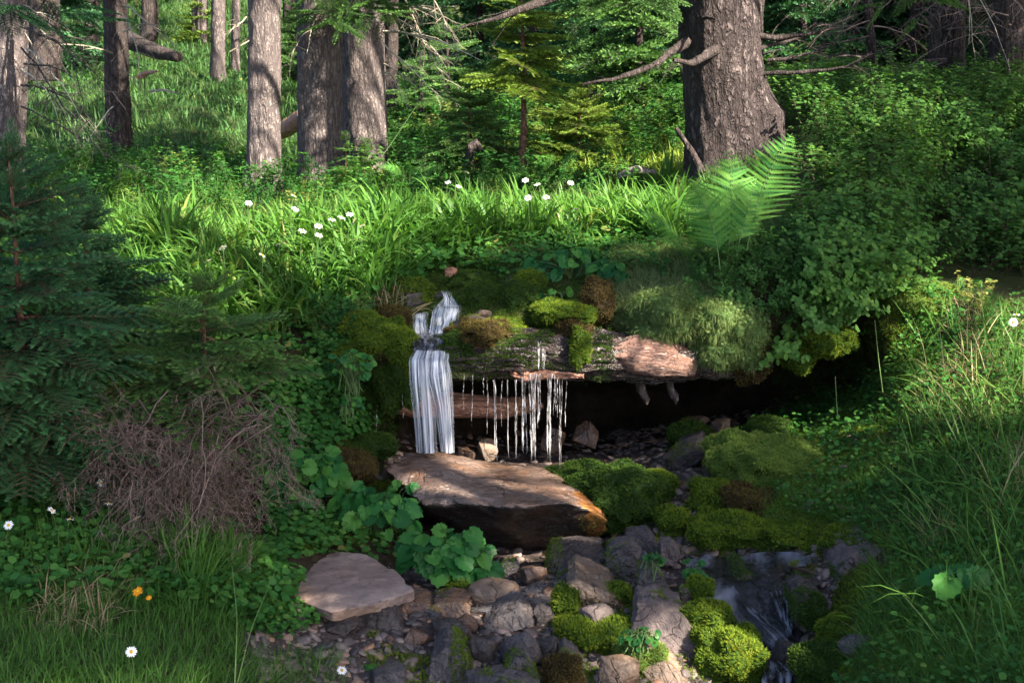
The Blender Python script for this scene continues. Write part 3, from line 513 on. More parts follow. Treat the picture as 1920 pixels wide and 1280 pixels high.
# countable small stones of the stream bed
pr = np.random.default_rng(77)
FREE = [(500,1150),(640,1130),(780,1170),(900,1150),(1100,1200),(1180,1290),(560,1290)]
cand, cn_ = sample(260, zone([(560,1160),(640,1140),(800,1110),(1060,1060),(1180,1120),(1180,1290),(620,1290)], [(1200,880),(1300,870),(1330,1000),(1240,1020)], [(1270,1040),(1560,1040),(1500,1290),(1320,1290)], rows=(1, 8)))
qx, qy, qd = pix(cand); SMALL = 'stones scattered in the stream bed'
for i in range(120):
    w_ = pr.choice([18, 24, 30, 40, 52], p=[.32, .33, .22, .10, .03]); mt = [R_GREY, R_DARK, R_RUST, R_TAN, R_PURP][pr.choice(5, p=[.33, .22, .2, .1, .15])]
    if 530 < qx[i] < 780 and qy[i] < 1140: continue
    if 1300 < qx[i] and w_ > 30: continue
    W = w_/ppm(cand[i][1]); v, f = rock_mesh((W, W*pr.uniform(0.6, 0.95), W*pr.uniform(0.3, 0.7)), pr.uniform(0, 6), (pr.uniform(-.3, .3), pr.uniform(-.3, .3)), 200 + i, pr.choice(['block', 'round', 'slab']), 3, 0.06)
    cname = {R_GREY: 'grey', R_DARK: 'dark wet', R_RUST: 'rust coloured', R_TAN: 'tan', R_PURP: 'purplish'}[mt]
    add_rock('stone', f'small {cname} stone lying among the gravel of the stream bed', v + cand[i] + np.array([0, 0, W*0.12]), f, mt, group=f'small {cname} stones scattered in the stream bed', cat='stone')
# gravel: nobody could count it
mb = MB(); tv = [rock_mesh((1, 0.72, 0.3), 0, (0, 0), 300 + i, 'block', 2, 0.08) for i in range(5)]
p, q = sample(6500, zone(GRAVEL, rows=(1, 8), nz=-1)*1.0 + 0.6*((CROW >= 6) & (CROW <= 8) & (CPX > 700) & (CPX < 1600)))
for t in range(5):
    s_ = slice(t, None, 5); k_ = len(p[s_])
    inst(mb, tv[t][0], tv[t][1], p[s_], frame_from(q[s_] + rng.normal(0, 0.3, (k_, 3)), rng.random(k_)*6.3), 0.012 + 0.05*rng.random(k_)**3.2)
M_GRAV = plainmat('gravel_stone', [(0.0, (0.03, 0.024, 0.025)), (0.45, (0.09, 0.068, 0.064)), (0.8, (0.16, 0.12, 0.105)), (1.0, (0.2, 0.11, 0.06))], 0.6, 0.4, 90, 0.5, 0.003)
tag(mb.build('gravel', M_GRAV, loc=(0, 0, -1.5)), 'purplish brown gravel of the stream bed and the hollow floor', 'gravel', kind='stuff')
# ------------------------------------------------------------------ logs
def log_mesh(path, rad, sides=40, nseg=90, rough=0.012, ridge=0.008, seed=3, endcap=True):
    path = np.array(path, float); t = np.linspace(0, 1, len(path)); tt = np.linspace(0, 1, nseg)
    c = np.stack([np.interp(tt, t, path[:, i]) for i in range(3)], 1); r = np.interp(tt, np.linspace(0, 1, len(rad)), rad)
    d = np.gradient(c, axis=0); d /= np.linalg.norm(d, axis=1, keepdims=True)
    ref = np.where(np.abs(d[:, 2:3]) < 0.8, np.array([0, 0, 1.0]), np.array([0, -1.0, 0])); x = np.cross(ref, d); x /= np.linalg.norm(x, axis=1, keepdims=True); y = np.cross(d, x)
    a = np.arange(sides)*2*math.pi/sides; dirs = x[:, None]*np.cos(a)[:, None] + y[:, None]*np.sin(a)[:, None]
    L = np.linalg.norm(path[-1] - path[0]); al = tt*L
    ca = np.stack(np.broadcast_arrays(np.cos(a)[None]*2.2, np.sin(a)[None]*2.2, (al*3)[:, None]), -1)
    rr = r[:, None]*(1 + 0.10*fbm(ca + seed, 3, seed)) + rough*fbm(ca*4 + seed, 4, seed + 1) + ridge*fbm(ca*np.array([7, 7, 1.2]), 3, seed + 2)
    v = c[:, None] + dirs*rr[..., None]; i = np.arange(nseg - 1)[:, None]*sides; j = np.arange(sides)[None]; jn = (j + 1) % sides
    f = np.stack([i + j, i + jn, i + sides + jn, i + sides + j], -1).reshape(-1, 4); v = v.reshape(-1, 3)
    if endcap:
        n0 = len(v); v = np.vstack([v, c[0] + d[0]*r[0]*0.15, c[-1] - d[-1]*r[-1]*0.15]); j = np.arange(sides); jn = (j + 1) % sides; b = (nseg - 1)*sides
        f = np.vstack([f, np.stack([jn, j, np.full(sides, n0), np.full(sides, n0)], 1), np.stack([b + j, b + jn, np.full(sides, n0 + 1), np.full(sides, n0 + 1)], 1)])
    return v, f
def tri_of(f): return np.vstack([f[:, [0, 1, 2]], f[:, [0, 2, 3]]]) if f.shape[1] == 4 else f
W_LOG = barkmat('wet_log_wood', (0.008, 0.005, 0.004), (0.038, 0.024, 0.021), (0.10, 0.062, 0.052), 90, 34, 1.0, 0.26, 0.6, 0.012, axis=0)
W_RED = barkmat('rotten_red_wood', (0.07, 0.025, 0.012), (0.28, 0.12, 0.07), (0.46, 0.25, 0.17), 90, 14, 0.8, 0.42, 0.5, 0.006, axis=0, cw=0.05)
W_BARE = barkmat('bare_pinkish_wood', (0.06, 0.025, 0.017), (0.17, 0.085, 0.06), (0.30, 0.18, 0.14), 110, 16, 0.8, 0.35, 0.6, 0.006, axis=0, cw=0.06)
W_GREY = barkmat('weathered_grey_wood', (0.06, 0.05, 0.045), (0.2, 0.17, 0.15), (0.34, 0.3, 0.27), 80, 10, 0.8, 0.9, 0.2, 0.006)
def quadcap(mb, v, f): mb.add(v, f)
lv, lf = log_mesh([P(778,685,5.5), P(860,668,5.38), P(1000,662,5.36), P(1130,668,5.36), P(1290,672,5.4), P(1440,668,5.46)], [0.075, 0.095, 0.098, 0.095, 0.085, 0.06], 64, 200, 0.034, 0.022, 5)
lg = MB().add(lv, lf).build('fallen_log', W_LOG, loc=P(1080, 668, 5.36)); tag(lg, 'dark wet fallen log lying across the hollow with water trickling over it', 'log')
SOLID_V.append(lv); SOLID_F.append(lf)
tf_ = tri_of(lf)
mb = MB(); moss_on(mb, lv, tf_, 26000, 0.012, lambda c, n: ((n[:, 2] > -0.5) & (pix(c)[0] < 1150 ) & (fbm(c*8, 3, 2) > np.where(pix(c)[0] < 960, -0.2, 0.0) + np.clip(0.35 - n[:, 2], 0, 1)*0.12)).astype(float)); mb.build('moss', M_MOSSD, parent=lg)
# bare pinkish stretch of the log and the rotten splinters on its underside
v, f = log_mesh([P(1152,664,5.335), P(1190,664,5.325), P(1236,674,5.34), P(1300,684,5.37)], [0.05, 0.078, 0.085, 0.05], 36, 70, 0.014, 0.016, 9)
MB().add(v, f).build('bare_wood', W_BARE, parent=lg)
v, f = log_mesh([P(958,700,5.30), P(985,705,5.28), P(1030,700,5.29), P(1095,704,5.28)], [0.006, 0.024, 0.018, 0.006], 20, 70, 0.02, 0.012, 19); MB().add(v, f).build('splinter', W_RED, parent=lg)
v, f = log_mesh([P(715,752,5.72), P(800,756,5.7), P(940,764,5.72), P(1010,756,5.85)], [0.05, 0.055, 0.05, 0.03], 30, 80, 0.014, 0.012, 12)
ob = MB().add(v, f).build('rotten_log', W_RED, loc=P(850, 760, 5.7)); tag(ob, 'thin rotten reddish log lying in the hollow behind the falling water', 'log'); SOLID_V.append(v); SOLID_F.append(f)
B_STUB = barkmat('dark_root_wood', (0.02, 0.014, 0.012), (0.07, 0.05, 0.046), (0.15, 0.115, 0.105), 90, 20, 0.8, 0.6, 0.3, 0.006)
for k_, (x, y) in enumerate([(1203, 738), (1258, 738)]):
    v, f = log_mesh([P(x - 6, y - 35, 5.5), P(x + 1, y - 4, 5.46), P(x + 9, y + 10, 5.43), P(x + 8, y + 20, 5.43)], [0.018, 0.015, 0.010, 0.002], 16, 40, 0.010, 0.008, 40 + k_)
    tag(MB().add(v, f).build('root_stub', B_STUB, loc=P(x, y - 35, 5.5)), ['pale pointed root stub hanging into the hollow under the bare log', 'second pale root stub hanging farther along the hollow roof'][k_], 'root')
# ------------------------------------------------------------------ water
M_FALL = watermat('falling_water', None, 0.10, 0.82, 12, 1.3, 0.25, (0.84, 0.89, 1.0), 0.95, (0.55, 0.58, 0.66), 0.003, 0.05, True, 3, 0.25, 0.55)
M_TRICK = watermat('trickling_water', None, 0.12, 0.8, 4, 7, 0.06, (0.88, 0.88, 0.92), 0.75, (0.12, 0.11, 0.11), 0.006, 0.3)
M_STREAM = watermat('stream_water', None, 0.72, 0.97, 9, 3, 0.04, (0.5, 0.53, 0.66), 0.55, (0.012, 0.011, 0.014), 0.01, 0.2, False, 3, 0.46, 0.72, 0.4)
M_FILM = watermat('wet_film', None, 0.12, 0.55, 16, 16, 0.05, (0.7, 0.7, 0.75), 0.25, (0.05, 0.035, 0.03), 0.02)
def interp_poly(pts, n):
    pts = np.array(pts, float); t = np.linspace(0, 1, len(pts)); tt = np.linspace(0, 1, n); return np.stack([np.interp(tt, t, pts[:, i]) for i in range(3)], 1)
def smooth(a, k=3):
    for _ in range(k): a[1:-1] = (a[:-2] + 2*a[1:-1] + a[2:])/4
    return a
def sheet(mb, L, R, nu=28, nv=70, amp=0.008, bulge=0.02, seed=1, freq=9):
    a = smooth(interp_poly([P(*q) for q in L], nv), 4); b = smooth(interp_poly([P(*q) for q in R], nv), 4); s_ = np.linspace(0, 1, nu)
    g = a[:, None]*(1 - s_)[None, :, None] + b[:, None]*s_[None, :, None]
    t = np.linspace(0, 1, nv); k = np.stack(np.broadcast_arrays(s_[None]*freq, t[:, None]*2.0, 0.0), -1)
    g[..., 1] -= bulge*np.sin(math.pi*s_)[None] + amp*fbm(k, 3, seed)*2; g[..., 0] += amp*0.5*fbm(k*1.7, 2, seed + 4)
    i = (np.arange(nv - 1)[:, None]*nu + np.arange(nu - 1)[None]).ravel(); f = np.stack([i, i + 1, i + nu + 1, i + nu], -1)
    mb.add(g.reshape(-1, 3), f, seed*0.137, np.repeat(t, nu), np.tile(s_, nv))
def strands(mb, L, R, n, r0, seed=1, nv=26):
    r = np.random.default_rng(seed); a = smooth(interp_poly([P(*q) for q in L], nv), 2); b = smooth(interp_poly([P(*q) for q in R], nv), 2)
    for i in range(n):
        s0 = r.uniform(-0.02, 1.02); s1 = np.clip(s0 + r.normal(0, 0.08), -0.05, 1.05); s_ = np.linspace(s0, s1, nv)[:, None]
        g = a*(1 - s_) + b*s_; g[:, 1] -= r.uniform(0, 0.03); i0 = r.integers(0, nv//3); i1 = r.integers(nv*2//3, nv)
        g = g[i0:i1 + 1]; g[:, 0] += 0.003*np.cumsum(r.normal(0, 0.4, len(g))); rad = r0*r.uniform(0.5, 1.4)*(0.6 + 0.4*np.sin(np.linspace(0.2, math.pi - 0.1, len(g))))
        tubes(mb, g, rad, 5, r.random())
mb = MB()
LA = [(778,644,5.40),(776,656,5.33),(766,674,5.25),(768,720,5.22),(775,780,5.2),(780,848,5.18)]
LB = [(816,644,5.40),(814,656,5.33),(811,674,5.25),(813,720,5.21),(817,780,5.19),(820,848,5.18)]
RB = [(843,644,5.40),(845,656,5.33),(842,675,5.25),(848,700,5.2),(851,770,5.19),(852,848,5.18)]
sheet(mb, LA, LB, 40, 80, 0.005, 0.012, 1); sheet(mb, [(806,640,5.42),(806,655,5.34),(804,676,5.24),(800,705,5.2),(815,760,5.19),(826,845,5.18)], RB, 40, 80, 0.005, 0.02, 2)

tag(mb.build('waterfall', M_FALL, loc=P(810, 845, 5.18)), 'white main fall pouring over the lip onto the boulder', 'waterfall', kind='structure')
mb = MB()
sheet(mb, [(774,588,5.64),(773,604,5.57),(775,627,5.5)], [(803,584,5.65),(801,604,5.57),(803,627,5.5)], 20, 30, 0.005, 0.008, 5, 5); sheet(mb, [(814,572,5.69),(806,598,5.6),(802,627,5.5)], [(868,572,5.69),(862,598,5.6),(852,627,5.5)], 28, 36, 0.006, 0.02, 15, 6)
strands(mb, [(800,580,5.64),(795,622,5.48)], [(866,574,5.66),(845,622,5.48)], 5, 0.002, 6, 14)
sheet(mb, [(826,545,5.84),(830,560,5.76),(818,574,5.69)], [(846,547,5.84),(854,562,5.76),(866,574,5.69)], 14, 24, 0.006, 0.008, 7)
outline_rock('rock', 'dark wet stone lip between the cascade and the main fall', [(768,654),(773,633),(846,631),(854,652),(844,668),(780,668)], 5.40, 0.2, 0.95, 0.6, R_DARK, None, 51)
mbl = MB(); sheet(mbl, [(774,624,5.47),(774,636,5.38),(776,656,5.32)], [(850,624,5.47),(850,636,5.38),(846,656,5.32)], 24, 18, 0.004, 0.004, 8); tag(mbl.build('spring_ledge', M_STREAM, loc=P(812, 640, 5.42)), 'dark glassy lip of water between the cascade and the main fall', 'water', kind='structure')
tag(mb.build('cascade', M_FALL, loc=P(820, 630, 5.5)), 'small stepped cascade above the main fall', 'cascade', kind='structure')
for i, (x, y0, y1, wd, Y) in enumerate([(870,700,770,3,5.27),(884,702,815,2.5,5.27),(909,706,760,2,5.26),(915,708,830,3,5.25),(930,712,862,5,5.24),(940,714,800,3,5.24),(953,712,862,4,5.23),(967,712,864,5,5.22),
        (981,708,850,7,5.22),(1000,700,865,13,5.2),(1010,700,800,7,5.21),(1027,700,868,9,5.2),(1043,704,780,5,5.21),(1050,712,880,3.5,5.22),(1062,714,800,2,5.24),(708,760,820,2,5.45),(756,740,800,2,5.4),(1010,640,700,6,5.24),(1020,650,700,5,5.24)]):
    mb = MB(); r = np.random.default_rng(500 + i); n_ = max(1, int(wd/1.6))
    for k_ in range(n_):
        nv = 34; t = np.linspace(0, 1, nv); off = (r.uniform(-0.5, 0.5)*wd)*(1 + 1.2*np.exp(-t*6)) + 1.2*np.cumsum(r.normal(0, 0.25, nv))
        pts = P(x + off, y0 + (y1 - y0 + r.uniform(-18, 6))*t, Y + r.uniform(-0.015, 0.015) + 0.0*t)
        rad = (0.0015 + 0.0011*r.random())*np.clip((1 - t)*6, 0.15, 1)*(0.45 + 0.8*np.abs(fbm(np.stack([t*6, t*0, t*0 + i + k_], -1), 2, i)))*(1.5 if wd > 6 else 1)
        tubes(mb, pts, rad, 5, r.random())
    tag(mb.build('water_trickle', M_TRICK, loc=P(x, y1, Y)), 'thin thread of water falling from the log', 'trickle', 'threads of water falling from the log', 'structure')
def film(poly, name, label, mat, off=0.008, seed=1, rows=(0, 11), su=1.0):
    mask = (inpoly(GPX + 10*fbm(G*12, 2, seed), GPY + 10*fbm(G*12, 2, seed + 1), poly) & (ROW[None] >= rows[0]) & (ROW[None] <= rows[1]))
    fm = mask.ravel()[gf].all(1); ff = gf[fm]; u_, inv = np.unique(ff, return_inverse=True); v = G.reshape(-1, 3)[u_].copy()
    v[:, 2] += off + 0.006*fbm(v*np.array([14, 6, 6]), 3, seed)
    mb = MB().add(v, inv.reshape(-1, 4), 0.3, (v[:, 1] - v[:, 1].min())*su, (v[:, 0] - v[:, 0].min())*su)
    return tag(mb.build(name, mat, loc=v.mean(0)), label, 'water', kind='structure')
film([(1285,1078),(1330,1060),(1450,1056),(1540,1062),(1530,1084),(1470,1098),(1480,1180),(1500,1300),(1420,1330),(1420,1240),(1370,1190),(1310,1120)], 'stream', 'dark stream running down a chute to the bottom edge', M_STREAM, 0.045, 3)
film([(880,1150),(920,1128),(985,1110),(990,1065),(1060,1066),(1080,1100),(1060,1130),(1030,1160),(930,1175)], 'shallow_pool', 'shallow glinting pool between the stones', M_FILM, 0.02, 5)
mb = MB()
sheet(mb, [(1440,1105,4.26),(1452,1130,4.16),(1462,1160,4.1),(1474,1190,4.04)], [(1490,1105,4.24),(1486,1130,4.14),(1484,1160,4.08),(1492,1190,4.02)], 18, 30, 0.012, 0.01, 11)
sheet(mb, [(1328,1110,4.3),(1360,1160,4.12),(1410,1200,4.0),(1440,1225,3.95)], [(1372,1095,4.3),(1410,1140,4.15),(1460,1180,4.03),(1488,1215,3.95)], 26, 40, 0.014, 0.012, 12)
sheet(mb, [(1424,1240,3.88),(1428,1262,3.8),(1424,1330,3.72)], [(1488,1236,3.88),(1494,1262,3.8),(1500,1330,3.72)], 22, 30, 0.014, 0.012, 13)
tag(mb.build('chute', M_STREAM, loc=P(1450, 1200, 4.0)), 'silky dark water sliding down the stones at lower right', 'water', kind='structure')
# ------------------------------------------------------------------ trees
B_BIG = barkmat('rugged_bark', (0.018, 0.014, 0.014), (0.078, 0.060, 0.06), (0.15, 0.122, 0.118), 34, 12, 1.0, 0.95, 0.15, 0.035, plates=0.8)
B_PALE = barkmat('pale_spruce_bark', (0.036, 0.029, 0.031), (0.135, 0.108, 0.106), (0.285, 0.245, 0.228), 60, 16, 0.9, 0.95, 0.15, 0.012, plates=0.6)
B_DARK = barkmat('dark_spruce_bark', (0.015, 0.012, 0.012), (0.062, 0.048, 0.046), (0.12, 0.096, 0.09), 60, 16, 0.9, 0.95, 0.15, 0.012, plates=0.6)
B_YOUNG = barkmat('young_bark', (0.03, 0.015, 0.01), (0.13, 0.065, 0.04), (0.22, 0.12, 0.075), 90, 40, 0.6, 0.85, 0.2, 0.004)
M_TWIG = plainmat('dead_twig', [(0, (0.035, 0.025, 0.024)), (0.5, (0.10, 0.075, 0.072)), (1, (0.19, 0.15, 0.14))], 0.85)
M_TWIGL = plainmat('lichen_twig', [(0, (0.13, 0.11, 0.085)), (0.5, (0.26, 0.225, 0.17)), (1, (0.40, 0.365, 0.285))], 0.9)
M_TWIGD = plainmat('dark_twig', [(0, (0.012, 0.010, 0.010)), (0.5, (0.035, 0.028, 0.027)), (1, (0.07, 0.058, 0.055))], 0.85)
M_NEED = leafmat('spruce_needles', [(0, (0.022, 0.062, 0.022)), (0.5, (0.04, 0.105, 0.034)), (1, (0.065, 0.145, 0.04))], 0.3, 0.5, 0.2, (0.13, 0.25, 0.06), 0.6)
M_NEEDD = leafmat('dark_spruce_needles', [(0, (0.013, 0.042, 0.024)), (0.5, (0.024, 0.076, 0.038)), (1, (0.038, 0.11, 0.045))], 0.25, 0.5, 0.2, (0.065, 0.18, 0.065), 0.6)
M_NEEDL = leafmat('sunlit_tint_needles', [(0, (0.05, 0.10, 0.018)), (0.5, (0.09, 0.165, 0.028)), (1, (0.14, 0.22, 0.035))], 0.4, 0.5, 0.2, (0.24, 0.34, 0.06), 0.6)  # sunlight on the clearing spruces put into a lighter, yellower colour
def bough(p0, d, L, r0, r, out, droop=0.3, wig=0.1, subs=8, level=1, spread=1.0, n=10, flat=0.5):
    d = np.array(d, float); d /= np.linalg.norm(d); t = np.linspace(0, 1, n); dd = d.copy(); pts = [np.array(p0, float)]
    for i in range(n - 1):
        dd = dd + r.normal(0, wig, 3) + np.array([0, 0, -droop/(n - 1)]); dd /= np.linalg.norm(dd); pts.append(pts[-1] + dd*L/(n - 1))
    pts = np.array(pts); out.append((pts, r0*(1 - 0.82*t)))
    if level > 0:
        for k in range(subs):
            q = r.uniform(0.12, 0.97); i = min(int(q*(n - 1)), n - 2); b = pts[i] + (pts[i + 1] - pts[i])*(q*(n - 1) - i); tg = pts[i + 1] - pts[i]; tg /= np.linalg.norm(tg)
            s_ = np.cross(tg, [0, 0, 1]); s_ /= max(np.linalg.norm(s_), 1e-6); u_ = np.cross(s_, tg); a = r.uniform(0, 6.28)
            sd = s_*math.cos(a) + u_*math.sin(a)*(1 - flat); cdir = tg*0.6 + sd*spread; bough(b, cdir, L*r.uniform(0.2, 0.42)*(1.1 - 0.6*q), max(r0*0.42*(1 - 0.6*q), 0.0009), r, out, droop*1.3, wig*1.3, max(2, subs//2), level - 1, spread, n, flat)
def bough_mesh(mb, out, sides=4):
    tubes(mb, np.array([o[0] for o in out]), np.array([o[1] for o in out]), sides)
def trunk(name, label, base, top, wb, wt, mat, H=8.0, sides=44, nseg=150, flare=0.3, group=None, seed=1, solid=True, rough=0.012, cat='tree', ridge=0.004, side=0.0):
    (bx, by, Y), (tx, ty, Yt) = base, top
    b = P(bx, by, Y); t_ = P(tx, ty, Yt); ax = (t_ - b)/(t_[2] - b[2]); rb, rt = wb/2/ppm(Y), wt/2/ppm(Yt); hh = t_[2] - b[2]
    zs = np.concatenate([np.linspace(-0.25, hh, 40), np.linspace(hh, H, 12)[1:]]); path = b + ax*zs[:, None]
    rad = np.where(zs < hh, rb + (rt - rb)*np.clip(zs/hh, 0, 1), rt*(1 - 0.85*np.clip((zs - hh)/(H - hh), 0, 1)))
    rad = rad*(1 + flare*np.exp(-np.maximum(zs, 0)/(rb*1.2))); zz = (zs - zs[0])/(zs[-1] - zs[0])
    tt = np.concatenate([np.linspace(0, 0.6*(hh + 0.25)/(H + 0.25)/0.6, nseg - 20), np.linspace((hh + 0.25)/(H + 0.25), 1, 21)[1:]])
    path2 = np.stack([np.interp(tt, zz, path[:, i]) for i in range(3)], 1); rad2 = np.interp(tt, zz, rad)
    sides_, nn = sides, len(tt); a = np.arange(sides_)*2*math.pi/sides_; dirs = np.stack([np.cos(a), np.sin(a), 0*a], 1)
    k = np.stack(np.broadcast_arrays(np.cos(a)[None]*1.6, np.sin(a)[None]*1.6, (path2[:, 2]/max(rb*2, 0.1))[:, None]*0.55), -1)
    rr = rad2[:, None]*(1 + 0.11*fbm(k + seed*3.1, 3, seed)*(1 + np.exp(-np.maximum(path2[:, 2] - b[2], 0)/(rb*2)))[:, None]) + rough*fbm(k*np.array([5, 5, 3]), 4, seed + 2) + ridge*np.abs(fbm(k*np.array([9, 9, 3.0]), 2, seed + 5))
    if side: hz = path2[:, 2] - b[2]; rr = rr + (side*np.exp(-np.clip(hz - 0.38, -0.05, 9)/0.17))[:, None]*np.clip(np.cos(a + 0.15), 0, 1)[None]**3
    v = (path2[:, None] + dirs[None]*rr[..., None]).reshape(-1, 3); i = np.arange(nn - 1)[:, None]*sides_; j = np.arange(sides_)[None]; jn = (j + 1) % sides_
    f = np.stack([i + j, i + jn, i + sides_ + jn, i + sides_ + j], -1).reshape(-1, 4)
    root = empty(name, b, label, cat, group); MB().add(v, f).build('trunk', mat, parent=root)
    if solid: SOLID_V.append(v); SOLID_F.append(f)
    root['_'] = 0; del root['_']
    return root
def branch_part(root, pts_list, mat, sides=7, twigs=None, name='branch', seed=1):
    for q in pts_list:
        p = np.array([P(*x[:3]) for x in q]); r0, r1 = q[0][3]/2/ppm(q[0][2]), q[-1][3]/2/ppm(q[-1][2])
        p = smooth(interp_poly(p, 24), 3); p = p + 0.012*np.stack([fbm(p*9 + i*7, 2, seed + i) for i in range(3)], 1)
        mb = MB(); tubes(mb, p, np.linspace(r0, r1, 24)*(1 + 0.25*fbm(p*25, 2, seed)), sides)
        if twigs:
            r = np.random.default_rng(seed); out = []
            for k in range(twigs):
                i = r.integers(6, 23); tg = p[i] - p[i - 1]; tg /= np.linalg.norm(tg); bough(p[i], tg*0.7 + r.normal(0, 0.7, 3), r.uniform(0.12, 0.35), 0.004, r, out, 0.5, 0.12, 4, 1)
            bough_mesh(mb, out, 4)
        mb.build(name, mat, parent=root); seed += 3
big = trunk('spruce_tree', 'massive old spruce with rugged dark bark, dead limbs and a lit patch at its foot', (1352, 318, 7.5), (1348, 0, 7.5), 118, 150, B_BIG, 9, 96, 260, 0.12, seed=3, rough=0.016, ridge=0.007, side=0.12)
branch_part(big, [[(1290,78,7.35,18),(1235,118,7.2,13),(1180,140,7.1,9),(1090,160,7.0,4)], [(1345,92,7.28,20),(1318,108,7.2,22),(1296,120,7.15,15),(1262,112,7.1,9)],
    [(1412,68,7.4,13),(1480,70,7.4,11),(1565,54,7.3,5)], [(1425,92,7.4,9),(1460,82,7.45,8),(1500,70,7.5,4)], [(1440,113,7.4,8),(1490,108,7.4,8),(1542,96,7.4,4)],
    [(1428,140,7.35,9),(1530,137,7.3,8),(1590,122,7.2,6),(1640,103,7.1,3)], [(1300,-90,7.3,24),(1120,-40,6.9,17),(1000,8,6.7,12),(935,34,6.6,9),(860,52,6.6,4)], [(1318,34,7.3,8),(1335,34,7.12,6),(1338,36,7.08,4)]], B_DARK, twigs=3, seed=4)
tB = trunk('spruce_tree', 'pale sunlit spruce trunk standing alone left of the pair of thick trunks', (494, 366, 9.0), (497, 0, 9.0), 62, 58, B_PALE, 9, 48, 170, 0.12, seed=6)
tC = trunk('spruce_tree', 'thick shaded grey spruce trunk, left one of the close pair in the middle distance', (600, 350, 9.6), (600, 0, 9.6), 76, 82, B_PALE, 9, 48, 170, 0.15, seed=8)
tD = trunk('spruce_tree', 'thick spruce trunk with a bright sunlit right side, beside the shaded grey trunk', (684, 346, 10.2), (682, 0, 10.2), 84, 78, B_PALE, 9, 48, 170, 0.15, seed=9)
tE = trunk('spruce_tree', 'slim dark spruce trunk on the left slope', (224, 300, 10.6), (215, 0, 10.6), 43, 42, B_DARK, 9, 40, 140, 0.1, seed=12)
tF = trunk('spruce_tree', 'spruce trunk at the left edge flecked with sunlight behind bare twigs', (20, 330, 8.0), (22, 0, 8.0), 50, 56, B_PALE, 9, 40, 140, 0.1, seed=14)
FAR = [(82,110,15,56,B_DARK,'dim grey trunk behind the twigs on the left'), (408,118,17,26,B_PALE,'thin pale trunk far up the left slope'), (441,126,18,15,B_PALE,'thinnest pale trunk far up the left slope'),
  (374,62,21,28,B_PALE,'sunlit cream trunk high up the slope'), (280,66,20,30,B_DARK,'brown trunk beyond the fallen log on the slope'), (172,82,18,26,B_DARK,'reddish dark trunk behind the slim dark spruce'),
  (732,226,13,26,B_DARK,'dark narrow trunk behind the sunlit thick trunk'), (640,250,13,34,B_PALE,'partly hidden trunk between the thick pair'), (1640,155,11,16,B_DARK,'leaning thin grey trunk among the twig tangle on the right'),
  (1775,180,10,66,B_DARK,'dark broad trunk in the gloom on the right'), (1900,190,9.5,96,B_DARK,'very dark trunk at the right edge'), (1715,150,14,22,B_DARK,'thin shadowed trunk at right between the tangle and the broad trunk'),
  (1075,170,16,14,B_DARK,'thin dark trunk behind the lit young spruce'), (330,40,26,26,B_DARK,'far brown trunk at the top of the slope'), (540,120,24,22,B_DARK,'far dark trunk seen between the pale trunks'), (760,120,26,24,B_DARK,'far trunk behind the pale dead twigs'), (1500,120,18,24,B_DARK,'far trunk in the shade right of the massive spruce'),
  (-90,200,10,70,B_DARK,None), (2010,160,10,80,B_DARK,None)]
far_o = []
for i, (x, y, Y, wd, mt, lb) in enumerate(FAR):
    far_o.append(trunk('spruce_tree', lb or 'spruce trunk standing just outside the picture edge', (x, y, Y), (x + (14 if x == 1640 else 2) * (-1 if x == 1640 else 1), y - 150, Y), wd, wd*0.92, mt, 10, 28, 80, 0.12, None if lb else 'trunks outside the picture edge', 20 + i, True, 0.012))
# dead branches hanging on the trunks
def dead_set(root, specs, mat, seed, sub=9, level=2, name='branch', droop=0.5, wig=0.1):
    r = np.random.default_rng(seed)
    for (x0, y0, Y0, x1, y1, Y1, w_) in specs:
        a, b = P(x0, y0, Y0), P(x1, y1, Y1); out = []; L = np.linalg.norm(b - a)
        bough(a, b - a + np.array([0, 0, 0.25*droop*L]), L*1.05, w_*0.36/ppm(Y0), r, out, droop, wig*0.7, sub, level, 0.9); mb = MB(); bough_mesh(mb, out); mb.build(name, mat, parent=root)
dead_set(tD, [(718,20,9.6,830,100,9.0,7), (718,60,9.6,870,70,8.8,7), (718,80,9.6,790,190,9.1,6), (720,120,9.6,800,160,9.2,5), (735,10,9.6,860,40,9,6), (719,135,9.6,775,170,9.2,5), (760,0,9.6,840,150,9,6), (800,-20,9.5,880,90,9,6)], M_TWIGL, 31, 12)
dead_set(tF, [(45,20,7.8,150,75,7.3,6), (45,60,7.8,130,230,7.3,6), (48,90,7.8,180,190,7.2,6), (40,130,7.8,95,235,7.3,6), (48,30,7.8,110,150,7.3,7)], M_TWIGL, 33, 6, 1)
dead_set(tF, [(40,50,7.8,230,170,7.0,8), (40,90,7.8,200,260,7.0,7), (40,160,7.8,230,240,7.1,6), (40,10,7.8,180,40,7.0,7), (40,200,7.8,190,280,7.2,6), (45,120,7.8,160,140,7.2,6)], M_TWIGD, 35, 12)
dead_set(tE, [(232,60,10.4,300,20,9.9,5), (232,10,10.4,330,60,9.8,6), (210,100,10.4,130,60,9.8,5), (230,130,10.4,280,170,10,4), (212,200,10.4,150,260,10,4), (232,30,10.4,290,95,9.8,6)], M_TWIGL, 37, 6, 1)
dead_set(tB, [(470,40,9.1,430,55,8.8,6), (472,20,9.1,420,60,8.6,6), (480,70,9.0,440,100,8.8,4)], M_TWIGL, 39, 6, 1)
dead_set(tC, [(570,60,9.6,540,140,9.2,4), (600,30,9.5,560,100,9.1,4)], M_TWIGL, 41, 6, 1)
rr_ = np.random.default_rng(51)
